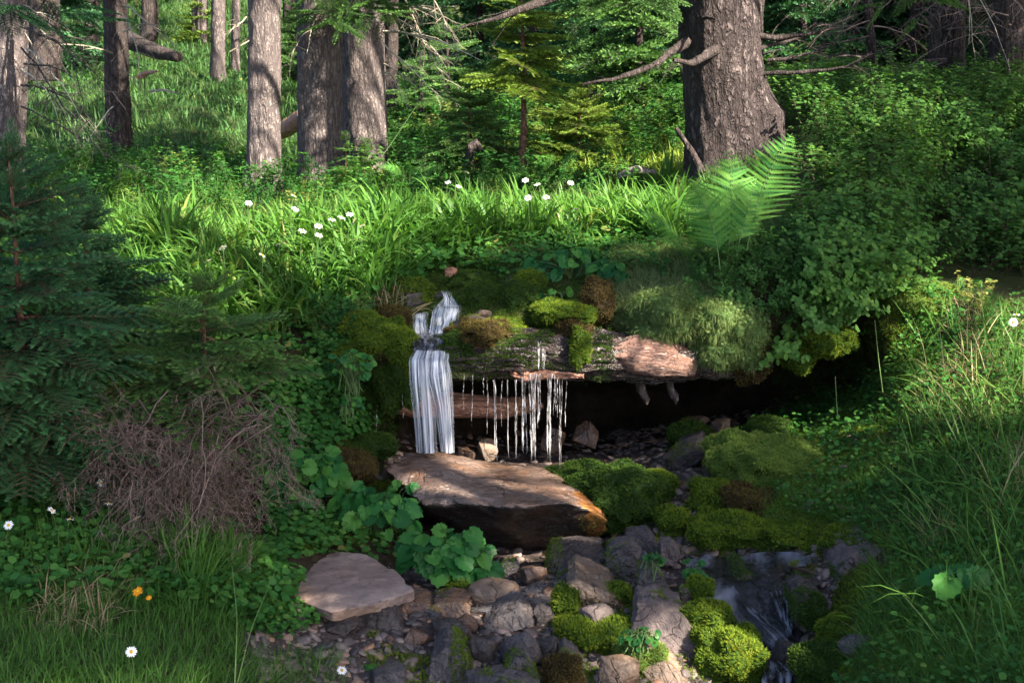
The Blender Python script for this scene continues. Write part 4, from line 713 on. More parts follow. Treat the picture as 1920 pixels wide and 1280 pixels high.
for o_, x0, Y0, k_ in ((far_o[8], 1638, 11, 16), (far_o[9], 1775, 9.8, 14), (far_o[10], 1890, 9.3, 9), (far_o[11], 1715, 13.5, 12), (far_o[16], 1500, 17, 12)):
    sp_ = []
    for j in range(k_):
        y0 = rr_.uniform(-70, 150); s_ = rr_.choice([-1, 1]); sp_.append((x0, y0, Y0, x0 + s_*rr_.uniform(60, 170), y0 + rr_.uniform(-20, 90), Y0 + rr_.uniform(-0.9, 0.5), rr_.uniform(3, 6)))
    dead_set(o_, sp_, M_TWIG, 60 + int(x0), 12, 2)
dead_set(far_o[10], [(1860,10,9.0,1720,85,8.6,4), (1850,60,9.0,1690,105,8.6,3)], M_TWIGD, 70, 4, 1)
dead_set(far_o[10], [(1800,-60,8.8,1840,100,8.5,4), (1790,-80,8.8,1880,120,8.4,4), (1800,-40,8.8,1850,60,8.5,3)], M_TWIGL, 71, 4, 1)
# ------------------------------------------------------------------ spruces with needles
def frond(L, seed, step=0.0045, nl=0.014, nw=0.0022, ntw=11, per=3, sub=0.035):
    r = np.random.default_rng(seed); lines = [(np.array([[0, 0, 0], [L*0.5, 0, -0.01*L], [L, 0, -0.05*L]]), 1.0)]
    for k in range(ntw*2):
        x = L*(0.12 + 0.84*(k//2 + 0.3*(k % 2))/ntw); s_ = 1 if k % 2 else -1; l = (0.42*L*(1 - x/L)**0.8 + 0.05*L)*r.uniform(0.75, 1.15); a = math.radians(r.uniform(42, 58))
        p0 = np.array([x, 0, -0.03*L*x/L]); d = np.array([math.cos(a), s_*math.sin(a), r.uniform(-0.12, 0.05)]); lines.append((np.stack([p0, p0 + d*l*0.5 + [0, 0, 0.004], p0 + d*l + [0, 0, -0.06*l]]), 0.5))
        if l > sub*3:
            for q in range(int(l/sub)):
                b = p0 + d*l*(0.25 + 0.6*q/max(int(l/sub), 1)); s2 = 1 if q % 2 else -1; a2 = s_*a + s2*math.radians(50); l2 = l*0.3*r.uniform(0.7, 1.2); d2 = np.array([math.cos(a2), math.sin(a2), r.uniform(-0.2, 0.05)])
                lines.append((np.stack([b, b + d2*l2*0.5, b + d2*l2]), 0.3))
    NV, NT = [], []
    for ln, w_ in lines:
        l = np.linalg.norm(ln[2] - ln[0]); n_ = max(3, int(l/step)); t = np.linspace(0.12 if w_ == 1.0 else 0.03, 1.0, n_); c = np.stack([np.interp(t, [0, 0.5, 1], ln[:, i]) for i in range(3)], 1); tg = (ln[2] - ln[0])/l
        s_ = np.cross([0, 0, 1], tg); s_ /= np.linalg.norm(s_); u_ = np.cross(tg, s_)
        for q in range(per):
            a = r.uniform(-0.6, math.pi + 0.6, n_) if q < per - 1 else r.choice([0.15, math.pi - 0.15], n_); rd = s_*np.cos(a)[:, None] + u_*np.sin(a)[:, None]; dr = rd*0.75 + tg*0.75; dr /= np.linalg.norm(dr, axis=1, keepdims=True)
            ll = nl*r.uniform(0.7, 1.15, n_)*(0.55 + 0.45*np.sin(np.clip(t*2.6, 0, math.pi)))[:]; sd = np.cross(dr, rd); sd /= np.maximum(np.linalg.norm(sd, axis=1, keepdims=True), 1e-6); sd = sd*nw*0.5
            v = np.stack([c - sd, c + sd, c + dr*ll[:, None] + sd*0.4, c + dr*ll[:, None] - sd*0.4], 1); NV.append(v.reshape(-1, 3)); NT.append(np.repeat(t**1.5*(1.0 if w_ < 0.9 else 0.8), 4))
    NV = np.concatenate(NV); NF = np.arange(len(NV)).reshape(-1, 4); wd = MB()
    tubes(wd, np.array([l_[0] for l_ in lines]), np.array([[0.004*w_, 0.0028*w_, 0.0009] for _, w_ in lines])*(L/0.4)**0.5, 3)
    return NV, NF, np.concatenate(NT), np.concatenate(wd.v), np.concatenate(wd.f), L
FR_S = [frond(0.16, 1, 0.004, 0.013, 0.0030, 7), frond(0.16, 2, 0.004, 0.013, 0.0030, 6)]
FR_M = [frond(0.36, 3, 0.005, 0.015, 0.0034, 11), frond(0.36, 4, 0.005, 0.015, 0.0034, 10)]
FR_C = [frond(0.5, 5, 0.017, 0.027, 0.0085, 8, 3), frond(0.5, 6, 0.017, 0.027, 0.0085, 7, 3)]
FR_X = [frond(1.0, 7, 0.055, 0.085, 0.03, 7, 3, 0.12), frond(1.0, 8, 0.055, 0.085, 0.03, 6, 3, 0.12)]
FR_K = frond(0.55, 9, 0.022, 0.05, 0.02, 6, 2, 0.2)
def spruce(name, label, base, H, rmax, nlev, per, fr, mat, tr=0.02, bare=0.1, seed=1, lowel=-20, topel=45, shape=0.85, lean=(0, 0), group=None, cat='tree', keep=None, wood=None, jl=0.25):
    r = np.random.default_rng(seed); base = np.array(base, float); root = empty(name, base, label, cat, group); cr, tb = MB(), MB()
    ln = np.array([lean[0], lean[1], 1.0]); zz = np.linspace(-0.05, H, 14); tubes(tb, base + ln*zz[:, None] + 0.01*np.stack([fbm(np.stack([zz*3, zz*0 + seed, zz*0 + i], 1), 2, i) for i in range(3)], 1), tr*(1 - 0.9*np.clip(zz/H, 0, 1)), 9)
    for i in range(nlev):
        q = (i + r.uniform(-0.25, 0.25))/max(nlev - 1, 1); q = min(max(q, 0), 1); h = H*(bare + (0.98 - bare)*q)
        for k in range(max(3, int(per*(1 - 0.35*q)))):
            L = (rmax*(1 - q)**shape + 0.045)*r.uniform(1 - jl, 1 + jl); az = r.uniform(0, 6.283); el = math.radians(lowel + (topel - lowel)*q**1.3 + r.uniform(-8, 8))
            if keep and not keep(az, q): continue
            d = np.array([[math.cos(az)*math.cos(el), math.sin(az)*math.cos(el), math.sin(el)]]); T = fr[r.integers(len(fr))]; s_ = L/T[5]; R = frame_x(d, np.array([r.normal(0, 0.25)])); p = (base + ln*h)[None]
            inst(cr, T[0], T[1], p, R, np.array([s_]), r.random(1), T[2]); inst(tb, T[3], T[4], p, R, np.array([s_]), r.random(1))
    T = fr[0]; inst(cr, T[0], T[1], (base + ln*(H*0.9))[None], frame_x(np.array([[0.05, 0.05, 1.0]])), np.array([min(1, 0.1*H/T[5] + 0.2)]), None, T[2])
    tb.build('trunk', wood or B_YOUNG, parent=root); cr.build('crown', mat, parent=root); return root
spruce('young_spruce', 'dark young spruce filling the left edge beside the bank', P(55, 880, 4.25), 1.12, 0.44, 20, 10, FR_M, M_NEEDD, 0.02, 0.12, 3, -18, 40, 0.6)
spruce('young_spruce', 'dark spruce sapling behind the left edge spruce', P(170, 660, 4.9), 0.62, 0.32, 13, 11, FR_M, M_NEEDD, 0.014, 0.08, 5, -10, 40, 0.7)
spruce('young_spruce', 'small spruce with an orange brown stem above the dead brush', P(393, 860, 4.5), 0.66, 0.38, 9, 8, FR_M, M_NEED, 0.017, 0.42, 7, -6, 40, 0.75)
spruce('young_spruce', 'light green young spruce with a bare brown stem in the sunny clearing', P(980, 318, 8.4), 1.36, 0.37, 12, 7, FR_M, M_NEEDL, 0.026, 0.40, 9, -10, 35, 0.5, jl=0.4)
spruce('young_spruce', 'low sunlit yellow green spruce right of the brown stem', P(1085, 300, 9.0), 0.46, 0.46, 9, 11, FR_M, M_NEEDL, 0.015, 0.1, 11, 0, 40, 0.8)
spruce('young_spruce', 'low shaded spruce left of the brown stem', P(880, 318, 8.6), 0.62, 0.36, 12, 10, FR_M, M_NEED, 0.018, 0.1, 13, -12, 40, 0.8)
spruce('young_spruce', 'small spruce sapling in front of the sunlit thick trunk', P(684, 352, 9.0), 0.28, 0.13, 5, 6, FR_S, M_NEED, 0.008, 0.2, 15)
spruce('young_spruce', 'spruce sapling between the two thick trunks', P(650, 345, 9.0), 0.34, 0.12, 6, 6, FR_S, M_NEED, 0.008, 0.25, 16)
BG = [(1195,258,11.0,2.2,0.95,M_NEED,'broad dark green spruce behind the long bare limb'), (1270,225,12.5,2.6,0.9,M_NEEDD,'dark spruce hidden behind the massive trunk'), (1110,240,13.0,2.6,0.9,M_NEEDD,'dark spruce behind the sunny clearing'), (1000,220,15.0,3.2,1.0,M_NEEDD,'tall dark spruce behind the light green one'),
  (840,250,12.5,1.1,0.55,M_NEED,'bushy spruce left of the sunny clearing'), (790,262,12.0,0.8,0.5,M_NEED,'low spruce right of the sunlit thick trunk'), (900,190,17,3.4,1.1,M_NEEDD,'dark spruce in the depth behind the clearing'), (770,150,19,3.2,1.2,M_NEEDD,'dark spruce behind the pale dead twigs'),
  (1500,180,12.5,2.4,0.9,M_NEEDD,'dark spruce right of the massive trunk'), (1600,170,15,3.4,1.2,M_NEEDD,'dark spruce behind the grey twig tangle'), (1690,160,17,3.6,1.2,M_NEEDD,'gloomy spruce at right between two dark trunks'), (1830,165,14,3.4,1.2,M_NEEDD,'gloomy spruce between the right edge trunks'), (1420,160,17,3.6,1.2,M_NEEDD,'spruce half hidden by the massive trunk'),
  (110,150,17,2.6,1.0,M_NEEDD,'dark spruce on the far left slope'), (560,170,17,1.2,0.6,M_NEED,'spruce bush between the pale trunks'), (380,110,21,1.0,0.6,M_NEEDL,'small light spruce high on the slope'), (300,90,27,4.5,1.5,M_NEEDD,'far dark spruce at the top of the slope'), (490,80,28,5,1.6,M_NEEDD,'far spruce behind the lone pale trunk'), (650,100,27,5,1.6,M_NEEDD,'far spruce behind the close pair of trunks'),
  (200,60,28,5,1.6,M_NEEDD,'far spruce behind the slim dark trunk'), (40,80,24,5,1.6,M_NEEDD,'far spruce behind the left edge trunk'), (1950,165,15,3.6,1.3,M_NEEDD,'gloomy spruce behind the right edge'), (1300,150,20,4,1.4,M_NEEDD,'far spruce beyond the long bare limb'), (930,90,26,5,1.6,M_NEEDD,'farthest spruce in the middle of the picture'), (1150,100,25,5,1.6,M_NEEDD,'farthest spruce right of the middle'),
  (1560,90,24,5,1.7,M_NEEDD,'farthest spruce beyond the twig tangle'), (1760,90,23,5,1.7,M_NEEDD,'farthest spruce behind the broad dark trunk')]
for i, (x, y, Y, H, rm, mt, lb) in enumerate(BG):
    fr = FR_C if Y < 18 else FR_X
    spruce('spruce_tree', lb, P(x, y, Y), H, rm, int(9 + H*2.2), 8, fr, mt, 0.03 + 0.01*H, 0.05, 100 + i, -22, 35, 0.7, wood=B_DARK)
# hanging needle sprays at the top of the picture
def hang(root, specs, mat, fr, seed, n=14):
    r = np.random.default_rng(seed); cr, tb = MB(), MB()
    for (x, y, Y, wd) in specs:
        for k in range(n):
            p = P(x + r.normal(0, wd), y + r.normal(0, wd*0.35), Y + r.uniform(-0.4, 0.4)); d = np.array([[r.normal(0, 1), r.normal(0, 0.6), r.uniform(-0.7, 0.1)]]); T = fr[r.integers(len(fr))]; R = frame_x(d); s_ = r.uniform(0.5, 1.0)
            inst(cr, T[0], T[1], p[None], R, np.array([s_]), r.random(1), T[2]); inst(tb, T[3], T[4], p[None], R, np.array([s_]))
    tb.build('branch', B_DARK, parent=root); cr.build('crown', mat, parent=root)
hang(tC, [(590,-8,9.3,35), (620,20,9.2,25)], M_NEED, FR_M, 81, 12); hang(tD, [(690,-5,9.2,40), (720,15,9.1,25)], M_NEED, FR_M, 83, 12)
hang(big, [(1100,-15,7.0,50), (1210,-20,7.0,40), (1190,0,7.2,25)], M_NEED, FR_M, 85, 10); hang(far_o[10], [(1720,-5,8.6,45)], M_NEED, FR_M, 87, 10); hang(tF, [(110,0,7.2,40), (10,10,7.0,30)], M_NEEDD, FR_M, 88, 8)
# brushwood of dead lower branches
out = []; r = np.random.default_rng(91)
for k in range(75):
    a = P(r.uniform(170, 520), r.uniform(700, 900), 4.22 + r.uniform(-0.1, 0.15)); b = P(r.uniform(80, 570), r.uniform(820, 1060), 3.98 + r.uniform(-0.15, 0.25)); bough(a, b - a + np.array([0, 0, 0.1]), np.linalg.norm(b - a)*1.1, 0.0026, r, out, 0.9, 0.22, 16, 2, 1.1)
for k in range(4):
    a = P(r.uniform(140, 380), r.uniform(900, 980), 4.05); b = P(r.uniform(120, 230), r.uniform(670, 760), 4.05) if k < 2 else P(r.uniform(250, 560), r.uniform(820, 980), 4.05); bough(a, b - a, np.linalg.norm(b - a)*0.9, 0.0036, r, out, 0.3, 0.17, 14, 2, 0.9)
mb = MB(); bough_mesh(mb, out, 3); M_BRUSH = plainmat('brushwood_twig', [(0, (0.035, 0.023, 0.019)), (0.5, (0.115, 0.076, 0.062)), (1, (0.26, 0.185, 0.145))], 0.85)
tag(mb.build('dead_brushwood', M_BRUSH, loc=P(330, 980, 4.3)), 'tangled purplish grey brushwood of dead twigs under the small spruce', 'brushwood')
# fallen timber and stumps
for nm, lb, pth, rad, mt, ct in (('fallen_log', 'fallen grey trunk lying across the top of the left slope', [P(232,72,15),P(290,96,14.6),P(335,108,14.3)], [0.1, 0.085, 0.05], B_DARK, 'log'), ('fallen_log', 'broken log end leaning between the pale trunks', [P(510,255,12),P(545,236,11.5),P(572,215,11.3)], [0.07, 0.075, 0.07], W_RED, 'log'),
     ('wood_stump', 'small reddish brown sawn stump just above the spring', [P(848,536,6.05),P(845,518,6.05),P(846,503,6.06)], [0.032, 0.032, 0.03], W_RED, 'stump'), ('splintered_stump', 'splintered grey wood stump standing in the undergrowth above the hollow', [P(1334,580,5.6),P(1333,545,5.6),P(1331,512,5.62)], [0.034, 0.03, 0.02], W_GREY, 'stump'),
     ('dead_stick', 'leaning brown dead stick beside the foot of the massive spruce', [P(1318,325,7.3),P(1296,282,7.35),P(1268,240,7.4)], [0.022, 0.017, 0.009], B_DARK, 'stick'), ('fallen_stick', 'broken pale stick lying on the grass slope', [P(258,146,12.5),P(275,138,12.5),P(295,133,12.4)], [0.02, 0.024, 0.008], W_RED, 'stick'), ('fallen_branch', 'pale thin fallen branch on the left grass slope', [P(280,172,12),P(305,168,11.8),P(335,176,11.6)], [0.006, 0.009, 0.004], M_TWIGL, 'branch'),
     ('curved_root', 'dark curled root behind the low shaded spruce', [P(878,308,8.3),P(882,280,8.2),P(894,268,8.2),P(902,282,8.2)], [0.03, 0.025, 0.02, 0.014], B_DARK, 'root'), ('dry_twig_pile', 'small heap of grey sticks at the edge of the sunny clearing', [P(1160,330,7.7),P(1195,318,7.6),P(1230,322,7.6)], [0.014, 0.02, 0.01], W_GREY, 'sticks')):
    v, f = log_mesh(pth, rad, 20, 40, 0.008, 0.01, 7); tag(MB().add(v, f).build(nm, mt, loc=pth[0]), lb, ct)
# ------------------------------------------------------------------ plant templates
def blade(nseg=6, bend=1.2, w_=0.05, fold=0.25, tw=0.0, pw=0.55):
    t = np.linspace(0, 1, nseg + 1); th = bend*t**1.4; ds = 1/nseg; x = np.concatenate([[0], np.cumsum(np.sin((th[:-1] + th[1:])/2))*ds]); z = np.concatenate([[0], np.cumsum(np.cos((th[:-1] + th[1:])/2))*ds])
    wd = w_*(0.55 + 0.45*np.sin(math.pi*np.clip(t*1.1, 0, 1)))*(1 - t**2.6)**pw + 0.004*w_; a = tw*t
    L_ = np.stack([x + np.sin(a)*wd, np.cos(a)*wd, z + fold*wd*0.5], 1); R_ = np.stack([x - np.sin(a)*wd, -np.cos(a)*wd, z + fold*wd*0.5], 1)
    v = np.stack([L_, R_], 1).reshape(-1, 3); i = np.arange(nseg)*2; return v, np.stack([i, i + 1, i + 3, i + 2], 1), np.repeat(t, 2)
IRIS = [blade(7, b, w_, 0.3, tw) for b, w_, tw in ((0.5, .030, .4), (1.0, .032, -.5), (1.7, .030, .7), (2.3, .027, -.3), (1.3, .036, 1.0))]
THIN = [blade(4, b, w_, 0.1, tw) for b, w_, tw in ((0.3, .013, 0.3), (0.8, .014, -.8), (1.4, .013, .6), (2.0, .012, -.4))]
def leaf_oval(w_=0.3, cup=0.06, droop=-0.05):
    v = np.array([[0, 0, 0], [0.28, w_, cup], [0.72, w_*0.85, cup + droop*0.5], [1, 0, droop], [0.28, -w_, cup], [0.72, -w_*0.85, cup + droop*0.5], [0.5, 0, 0.0]])
    return v, np.array([[0, 4, 5, 6], [6, 5, 3, 2], [0, 6, 2, 1]]), np.array([0, .5, .7, 1, .5, .7, .5])
OVAL = leaf_oval()
def heart(nt=26, teeth=0.06, cup=0.12, seed=0, pt=0.16):
    r = np.random.default_rng(seed); th = np.linspace(-math.pi, math.pi, nt*2, endpoint=False); k = np.arange(nt*2) % 2
    rad = (0.52 + 0.10*np.cos(th) - 0.30*np.exp(-((np.abs(th) - math.pi)/0.32)**2))*(1 + teeth*(1 - 2*k)) + r.normal(0, 0.008, nt*2); rad = rad + pt*np.exp(-(th/0.28)**2)*0.6; x = 0.42 + rad*np.cos(th)*1.08; y = rad*np.sin(th)*1.05
    q = np.sqrt(((x - 0.2)/0.7)**2 + y**2); z = cup*(np.abs(y)*1.2 - 0.3*q) - 0.22*np.clip(x - 0.45, 0, 1)**1.5 + 0.03*np.sin(np.abs(y)*22) * np.clip(q, 0, 1)
    inn = np.stack([0.2 + (x - 0.2)*0.5, y*0.5, z*0.35 + 0.012*np.sin(np.abs(th)*5)], 1); o_ = np.stack([x, y, z], 1); n_ = len(th); v = np.vstack([[[0.12, 0, 0]], inn, o_]); j = np.arange(n_); jn = (j + 1) % n_
    f = np.vstack([np.stack([np.zeros(n_, int), 1 + j, 1 + jn], 1), np.stack([1 + j, 1 + n_ + j, 1 + n_ + jn], 1), np.stack([1 + j, 1 + n_ + jn, 1 + jn], 1)]); return v, f, np.concatenate([[0], np.full(n_, .5), np.full(n_, 1.0)])
HEART = [heart(13, 0.075, 0.14, 0), heart(14, 0.08, 0.26, 1), heart(12, 0.075, -0.12, 2)]
def shrublet(seed, nst=4, H=0.3, nl=16, ls=0.022):
    r = np.random.default_rng(seed); LV, LF, LT, nv = [], [], [], 0; ln = []
    for s_ in range(nst):
        a = r.uniform(0, 6.28); d = np.array([math.cos(a)*0.55, math.sin(a)*0.55, 1.0]); o = []; bough(np.zeros(3), d, H*r.uniform(0.7, 1.15), 0.002, r, o, -0.1, 0.12, 5, 1, 0.9, 8, 0.3); ln += o
    for p, rd in ln:
        n_ = nl if rd[0] > 0.0015 else nl//2
        for k in range(n_):
            q = 0.25 + 0.75*(k + r.random())/n_; i = min(int(q*(len(p) - 1)), len(p) - 2); b = p[i] + (p[i + 1] - p[i])*(q*(len(p) - 1) - i); a = r.uniform(0, 6.28); d = np.array([[math.cos(a), math.sin(a), r.uniform(-0.25, 0.35)]])
            R = frame_x(d, np.array([r.normal(0, 0.35)])); v = (OVAL[0]*ls*r.uniform(0.65, 1.2)) @ R[0].T + b; LV.append(v); LF.append(OVAL[1] + nv); LT.append(OVAL[2]*0.3 + 0.7*q); nv += len(v)
    wd = MB(); tubes(wd, np.array([p[::2] for p, _ in ln]), np.array([q[::2] for _, q in ln]), 3); return np.concatenate(LV), np.concatenate(LF), np.concatenate(LT), np.concatenate(wd.v), np.concatenate(wd.f)
SHR = [shrublet(i, 4, 0.3, 15, 0.0245) for i in range(5)]
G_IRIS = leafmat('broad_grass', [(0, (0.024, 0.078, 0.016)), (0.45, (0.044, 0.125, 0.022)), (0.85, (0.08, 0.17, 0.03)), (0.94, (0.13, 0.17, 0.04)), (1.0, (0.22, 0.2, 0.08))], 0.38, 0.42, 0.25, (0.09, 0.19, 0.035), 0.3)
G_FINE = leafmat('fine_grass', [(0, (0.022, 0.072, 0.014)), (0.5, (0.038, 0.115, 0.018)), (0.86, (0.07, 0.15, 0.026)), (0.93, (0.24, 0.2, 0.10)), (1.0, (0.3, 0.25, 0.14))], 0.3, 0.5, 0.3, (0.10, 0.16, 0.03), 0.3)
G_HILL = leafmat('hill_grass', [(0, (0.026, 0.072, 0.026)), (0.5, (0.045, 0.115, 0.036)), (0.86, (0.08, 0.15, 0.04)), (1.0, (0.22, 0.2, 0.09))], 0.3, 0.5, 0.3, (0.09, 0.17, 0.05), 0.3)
G_LIME = leafmat('sunlit_tint_grass', [(0, (0.08, 0.15, 0.02)), (0.5, (0.16, 0.24, 0.035)), (0.9, (0.24, 0.29, 0.05)), (1.0, (0.34, 0.31, 0.12))], 0.45, 0.5, 0.15, (0.26, 0.32, 0.07), 0.4)  # clearing sunlight put into the pale yellow base colour
L_BIL = leafmat('bilberry_leaf', [(0, (0.022, 0.072, 0.020)), (0.5, (0.045, 0.13, 0.028)), (0.85, (0.09, 0.19, 0.03)), (1.0, (0.12, 0.18, 0.03))], 0.35, 0.45, 0.2, (0.08, 0.15, 0.03), 0.35)
L_HERB = leafmat('herb_leaf', [(0, (0.02, 0.075, 0.018)), (0.5, (0.036, 0.12, 0.024)), (0.9, (0.07, 0.16, 0.03)), (1.0, (0.18, 0.17, 0.05))], 0.35, 0.45, 0.2)
L_BROAD = leafmat('broad_leaf', [(0, (0.010, 0.055, 0.014)), (0.5, (0.02, 0.095, 0.022)), (1.0, (0.05, 0.14, 0.024))], 0.2, 0.36, 0.2)
L_FERN = leafmat('fern_leaf', [(0, (0.03, 0.12, 0.03)), (0.5, (0.07, 0.20, 0.035)), (1, (0.13, 0.27, 0.05))], 0.4, 0.5, 0.15)
L_WISP = leafmat('wispy_stem', [(0, (0.07, 0.12, 0.05)), (0.5, (0.11, 0.16, 0.065)), (0.85, (0.17, 0.21, 0.08)), (1.0, (0.3, 0.28, 0.15))], 0.35, 0.6, 0.2, (0.24, 0.27, 0.12), 0.4)
M_STEM = plainmat('green_stem', [(0, (0.05, 0.10, 0.03)), (1, (0.09, 0.14, 0.04))], 0.6)
M_BSTEM = plainmat('bush_stem', [(0, (0.05, 0.035, 0.02)), (1, (0.11, 0.08, 0.045))], 0.8)
M_STRAW = leafmat('dry_grass', [(0, (0.16, 0.12, 0.07)), (0.5, (0.26, 0.2, 0.12)), (1.0, (0.36, 0.29, 0.19))], 0.3, 0.7, 0.2)
def scat_blades(mb, wgt, n_, tmpl, L0, L1, lean=0.35, clump=0, spread=0.05, upw=0.6, wsc=1.0, rp=1.0):
    if clump:
        p0, q0 = sample(max(1, n_//clump), wgt); k = np.repeat(np.arange(len(p0)), clump); a = rng.random(len(k))*6.283; rr = spread*np.sqrt(rng.random(len(k)))
        p = p0[k] + np.stack([np.cos(a)*rr, np.sin(a)*rr, rr*0], 1); q = q0[k]; ls = rng.uniform(0.75, 1.2, len(p0))[k]; cr = rng.random(len(p0))[k]
    else:
        p, q = sample(n_, wgt); a = rng.random(len(p))*6.283; ls = 1; cr = rng.random(len(p))
    if len(p) == 0: return
    up = q*(1 - upw) + np.array([0, 0, upw]); out = np.stack([np.cos(a), np.sin(a), a*0], 1); up = up + out*(rng.random(len(p))*lean)[:, None]; up /= np.linalg.norm(up, axis=1, keepdims=True)
    x = out - up*(out*up).sum(1, keepdims=True); x /= np.linalg.norm(x, axis=1, keepdims=True); R = np.stack([x, np.cross(up, x), up], -1)
    L = rng.uniform(L0, L1, len(p))*ls*(0.8 + 0.35*fbm(p*3, 2, 77)); rn = np.clip(0.35*cr + 0.45*rng.random(len(p))**rp + 0.3*(fbm(p*2.2, 3, 55)) + 0.12, 0, 1); which = rng.integers(0, len(tmpl), len(p))
    for t in range(len(tmpl)):
        s_ = which == t; sc_ = np.stack([L[s_], L[s_]*wsc, L[s_]], 1); inst(mb, tmpl[t][0], tmpl[t][1], p[s_] - up[s_]*0.01, R[s_], sc_, rn[s_], tmpl[t][2])
def stuff(mb, name, mat, label, cat):
    if mb.n == 0: print('EMPTY', name); return
    v0 = np.concatenate(mb.v).mean(0); return tag(mb.build(name, mat, loc=v0), label, cat, kind='stuff')
# broad leaved grass on the bank
Z_IR = [(-150,450),(150,450),(330,452),(480,458),(560,452),(700,440),(770,440),(750,470),(745,530),(650,575),(600,610),(470,640),(300,640),(-150,640)]
Z_IR2 = [(700,432),(800,415),(960,402),(1200,390),(1290,400),(1230,450),(1060,450),(980,455),(880,470),(760,470)]
mb = MB(); scat_blades(mb, zone(Z_IR, rows=(10, 18)), 9000, IRIS, 0.2, 0.36, 0.5, 9, 0.045); scat_blades(mb, zone([(-150,395),(500,400),(770,385),(1000,370),(1000,405),(770,450),(-150,460)], rows=(13, 19)), 1500, IRIS, 0.11, 0.22, 0.6, 7, 0.05); scat_blades(mb, zone(Z_IR2, rows=(13, 18)), 4600, IRIS, 0.15, 0.3, 0.5, 8, 0.045)
scat_blades(mb, zone([(740,460),(1230,440),(1230,500),(1000,500),(860,515),(740,530)], rows=(12, 17)), 900, IRIS, 0.09, 0.18, 0.7, 7, 0.045); scat_blades(mb, zone([(1180,330),(1290,330),(1290,450),(1200,460)], [(700,400),(1000,390),(1000,410),(700,420)], rows=(13, 18)), 450, IRIS, 0.2, 0.34, 0.4, 8, 0.04)
stuff(mb, 'broad_leaved_grass', G_IRIS, 'lush broad bladed grass covering the bank above the spring', 'grass')
mb = MB(); scat_blades(mb, zone(Z_IR, Z_IR2, [(1290,330),(1500,300),(1400,500)], rows=(10, 19)), 16000, THIN, 0.08, 0.2, 0.6, wsc=1.3); scat_blades(mb, zone([(-150,340),(480,345),(620,330),(1300,300),(1330,440),(-150,470)], rows=(15, 19), jit=0.4), 22000, THIN, 0.06, 0.16, 0.8, wsc=1.9)
stuff(mb, 'meadow_grass', G_FINE, 'thin grass growing between the broad blades', 'grass')
Z_RB = [(1400,800),(1500,745),(1620,720),(1690,660),(1720,580),(1850,560),(2200,560),(2200,1400),(1540,1400),(1590,1290),(1690,1200),(1690,1080),(1650,1020),(1560,985),(1480,960),(1440,900)]
mb = MB(); scat_blades(mb, zone(Z_RB, rows=(0, 14), nz=0.1), 46000, THIN, 0.04, 0.11, 1.2, 0, 0, 0.4, 1.2); scat_blades(mb, zone([(1640,1020),(1720,1010),(1760,1150),(1640,1190)], [(1690,900),(1920,850),(1920,1280),(1700,1280)], rows=(0, 12), nz=0.05), 2400, THIN, 0.10, 0.2, 1.5, 12, 0.03, 0.2, 0.7)
scat_blades(mb, zone([(1640,1130),(1920,1080),(1920,1300),(1560,1300)], rows=(0, 7), nz=0), 12000, THIN, 0.04, 0.11, 1.4, 0, 0, 0.3, 0.8)
scat_blades(mb, zone([(1300,830),(1430,790),(1560,760),(1640,980),(1480,1010),(1350,950)], rows=(3, 10), nz=-0.2), 4500, THIN, 0.03, 0.09, 1.2, 0, 0, 0.3, 1.1); scat_blades(mb, zone([(1700,640),(1930,600),(1930,1280),(1750,1280)], rows=(0, 13), nz=-0.2), 420, THIN, 0.2, 0.4, 0.9, 0, 0, 0.5, 0.6, 0.25)
stuff(mb, 'bank_grass', G_FINE, 'fine tangled grass covering the right bank of the stream', 'grass')
Z_LB = [(-200,1080),(120,1060),(330,1090),(470,1080),(520,1110),(470,1180),(430,1300),(560,1290),(560,1400),(-200,1400)]
mb = MB(); scat_blades(mb, zone(Z_LB, rows=(0, 7), nz=0), 19000, THIN, 0.04, 0.13, 0.8); scat_blades(mb, zone([(290,1060),(460,1060),(440,1130),(320,1150)], rows=(0, 7), nz=0), 500, THIN, 0.14, 0.25, 0.5, 25, 0.03)
scat_blades(mb, zone([(-200,860),(200,900),(500,1080),(300,1090),(-200,1090)], rows=(1, 10)), 9000, THIN, 0.08, 0.2, 0.7); scat_blades(mb, zone([(440,1230),(640,1240),(640,1300),(440,1300)], rows=(0, 5), nz=0), 800, THIN, 0.05, 0.14, 0.6)
stuff(mb, 'foreground_grass', G_FINE, 'soft grass filling the lower left corner', 'grass')
mb = MB(); scat_blades(mb, zone([(-300,-60),(560,-60),(740,60),(740,345),(-300,345)], rows=(17, 21), jit=0.3), 85000, THIN, 0.10, 0.24, 1.0, wsc=2.4)
scat_blades(mb, zone([(-300,-400),(2300,-400),(2300,260),(-300,260)], rows=(19, 22), jit=0), 26000, THIN, 0.2, 0.4, 0.8, wsc=2.6)
stuff(mb, 'hillside_grass', G_HILL, 'bluish green grass on the slope below the far trunks', 'grass')
mb = MB(); scat_blades(mb, zone([(880,310),(1000,250),(1120,215),(1300,225),(1310,330),(1220,345),(1000,335)], [(560,330),(740,320),(740,365),(560,365)], rows=(16, 20), jit=0.5), 16000, THIN, 0.08, 0.2, 0.9, wsc=2.0); stuff(mb, 'clearing_grass', G_LIME, 'yellow green grass of the sunny clearing', 'grass')
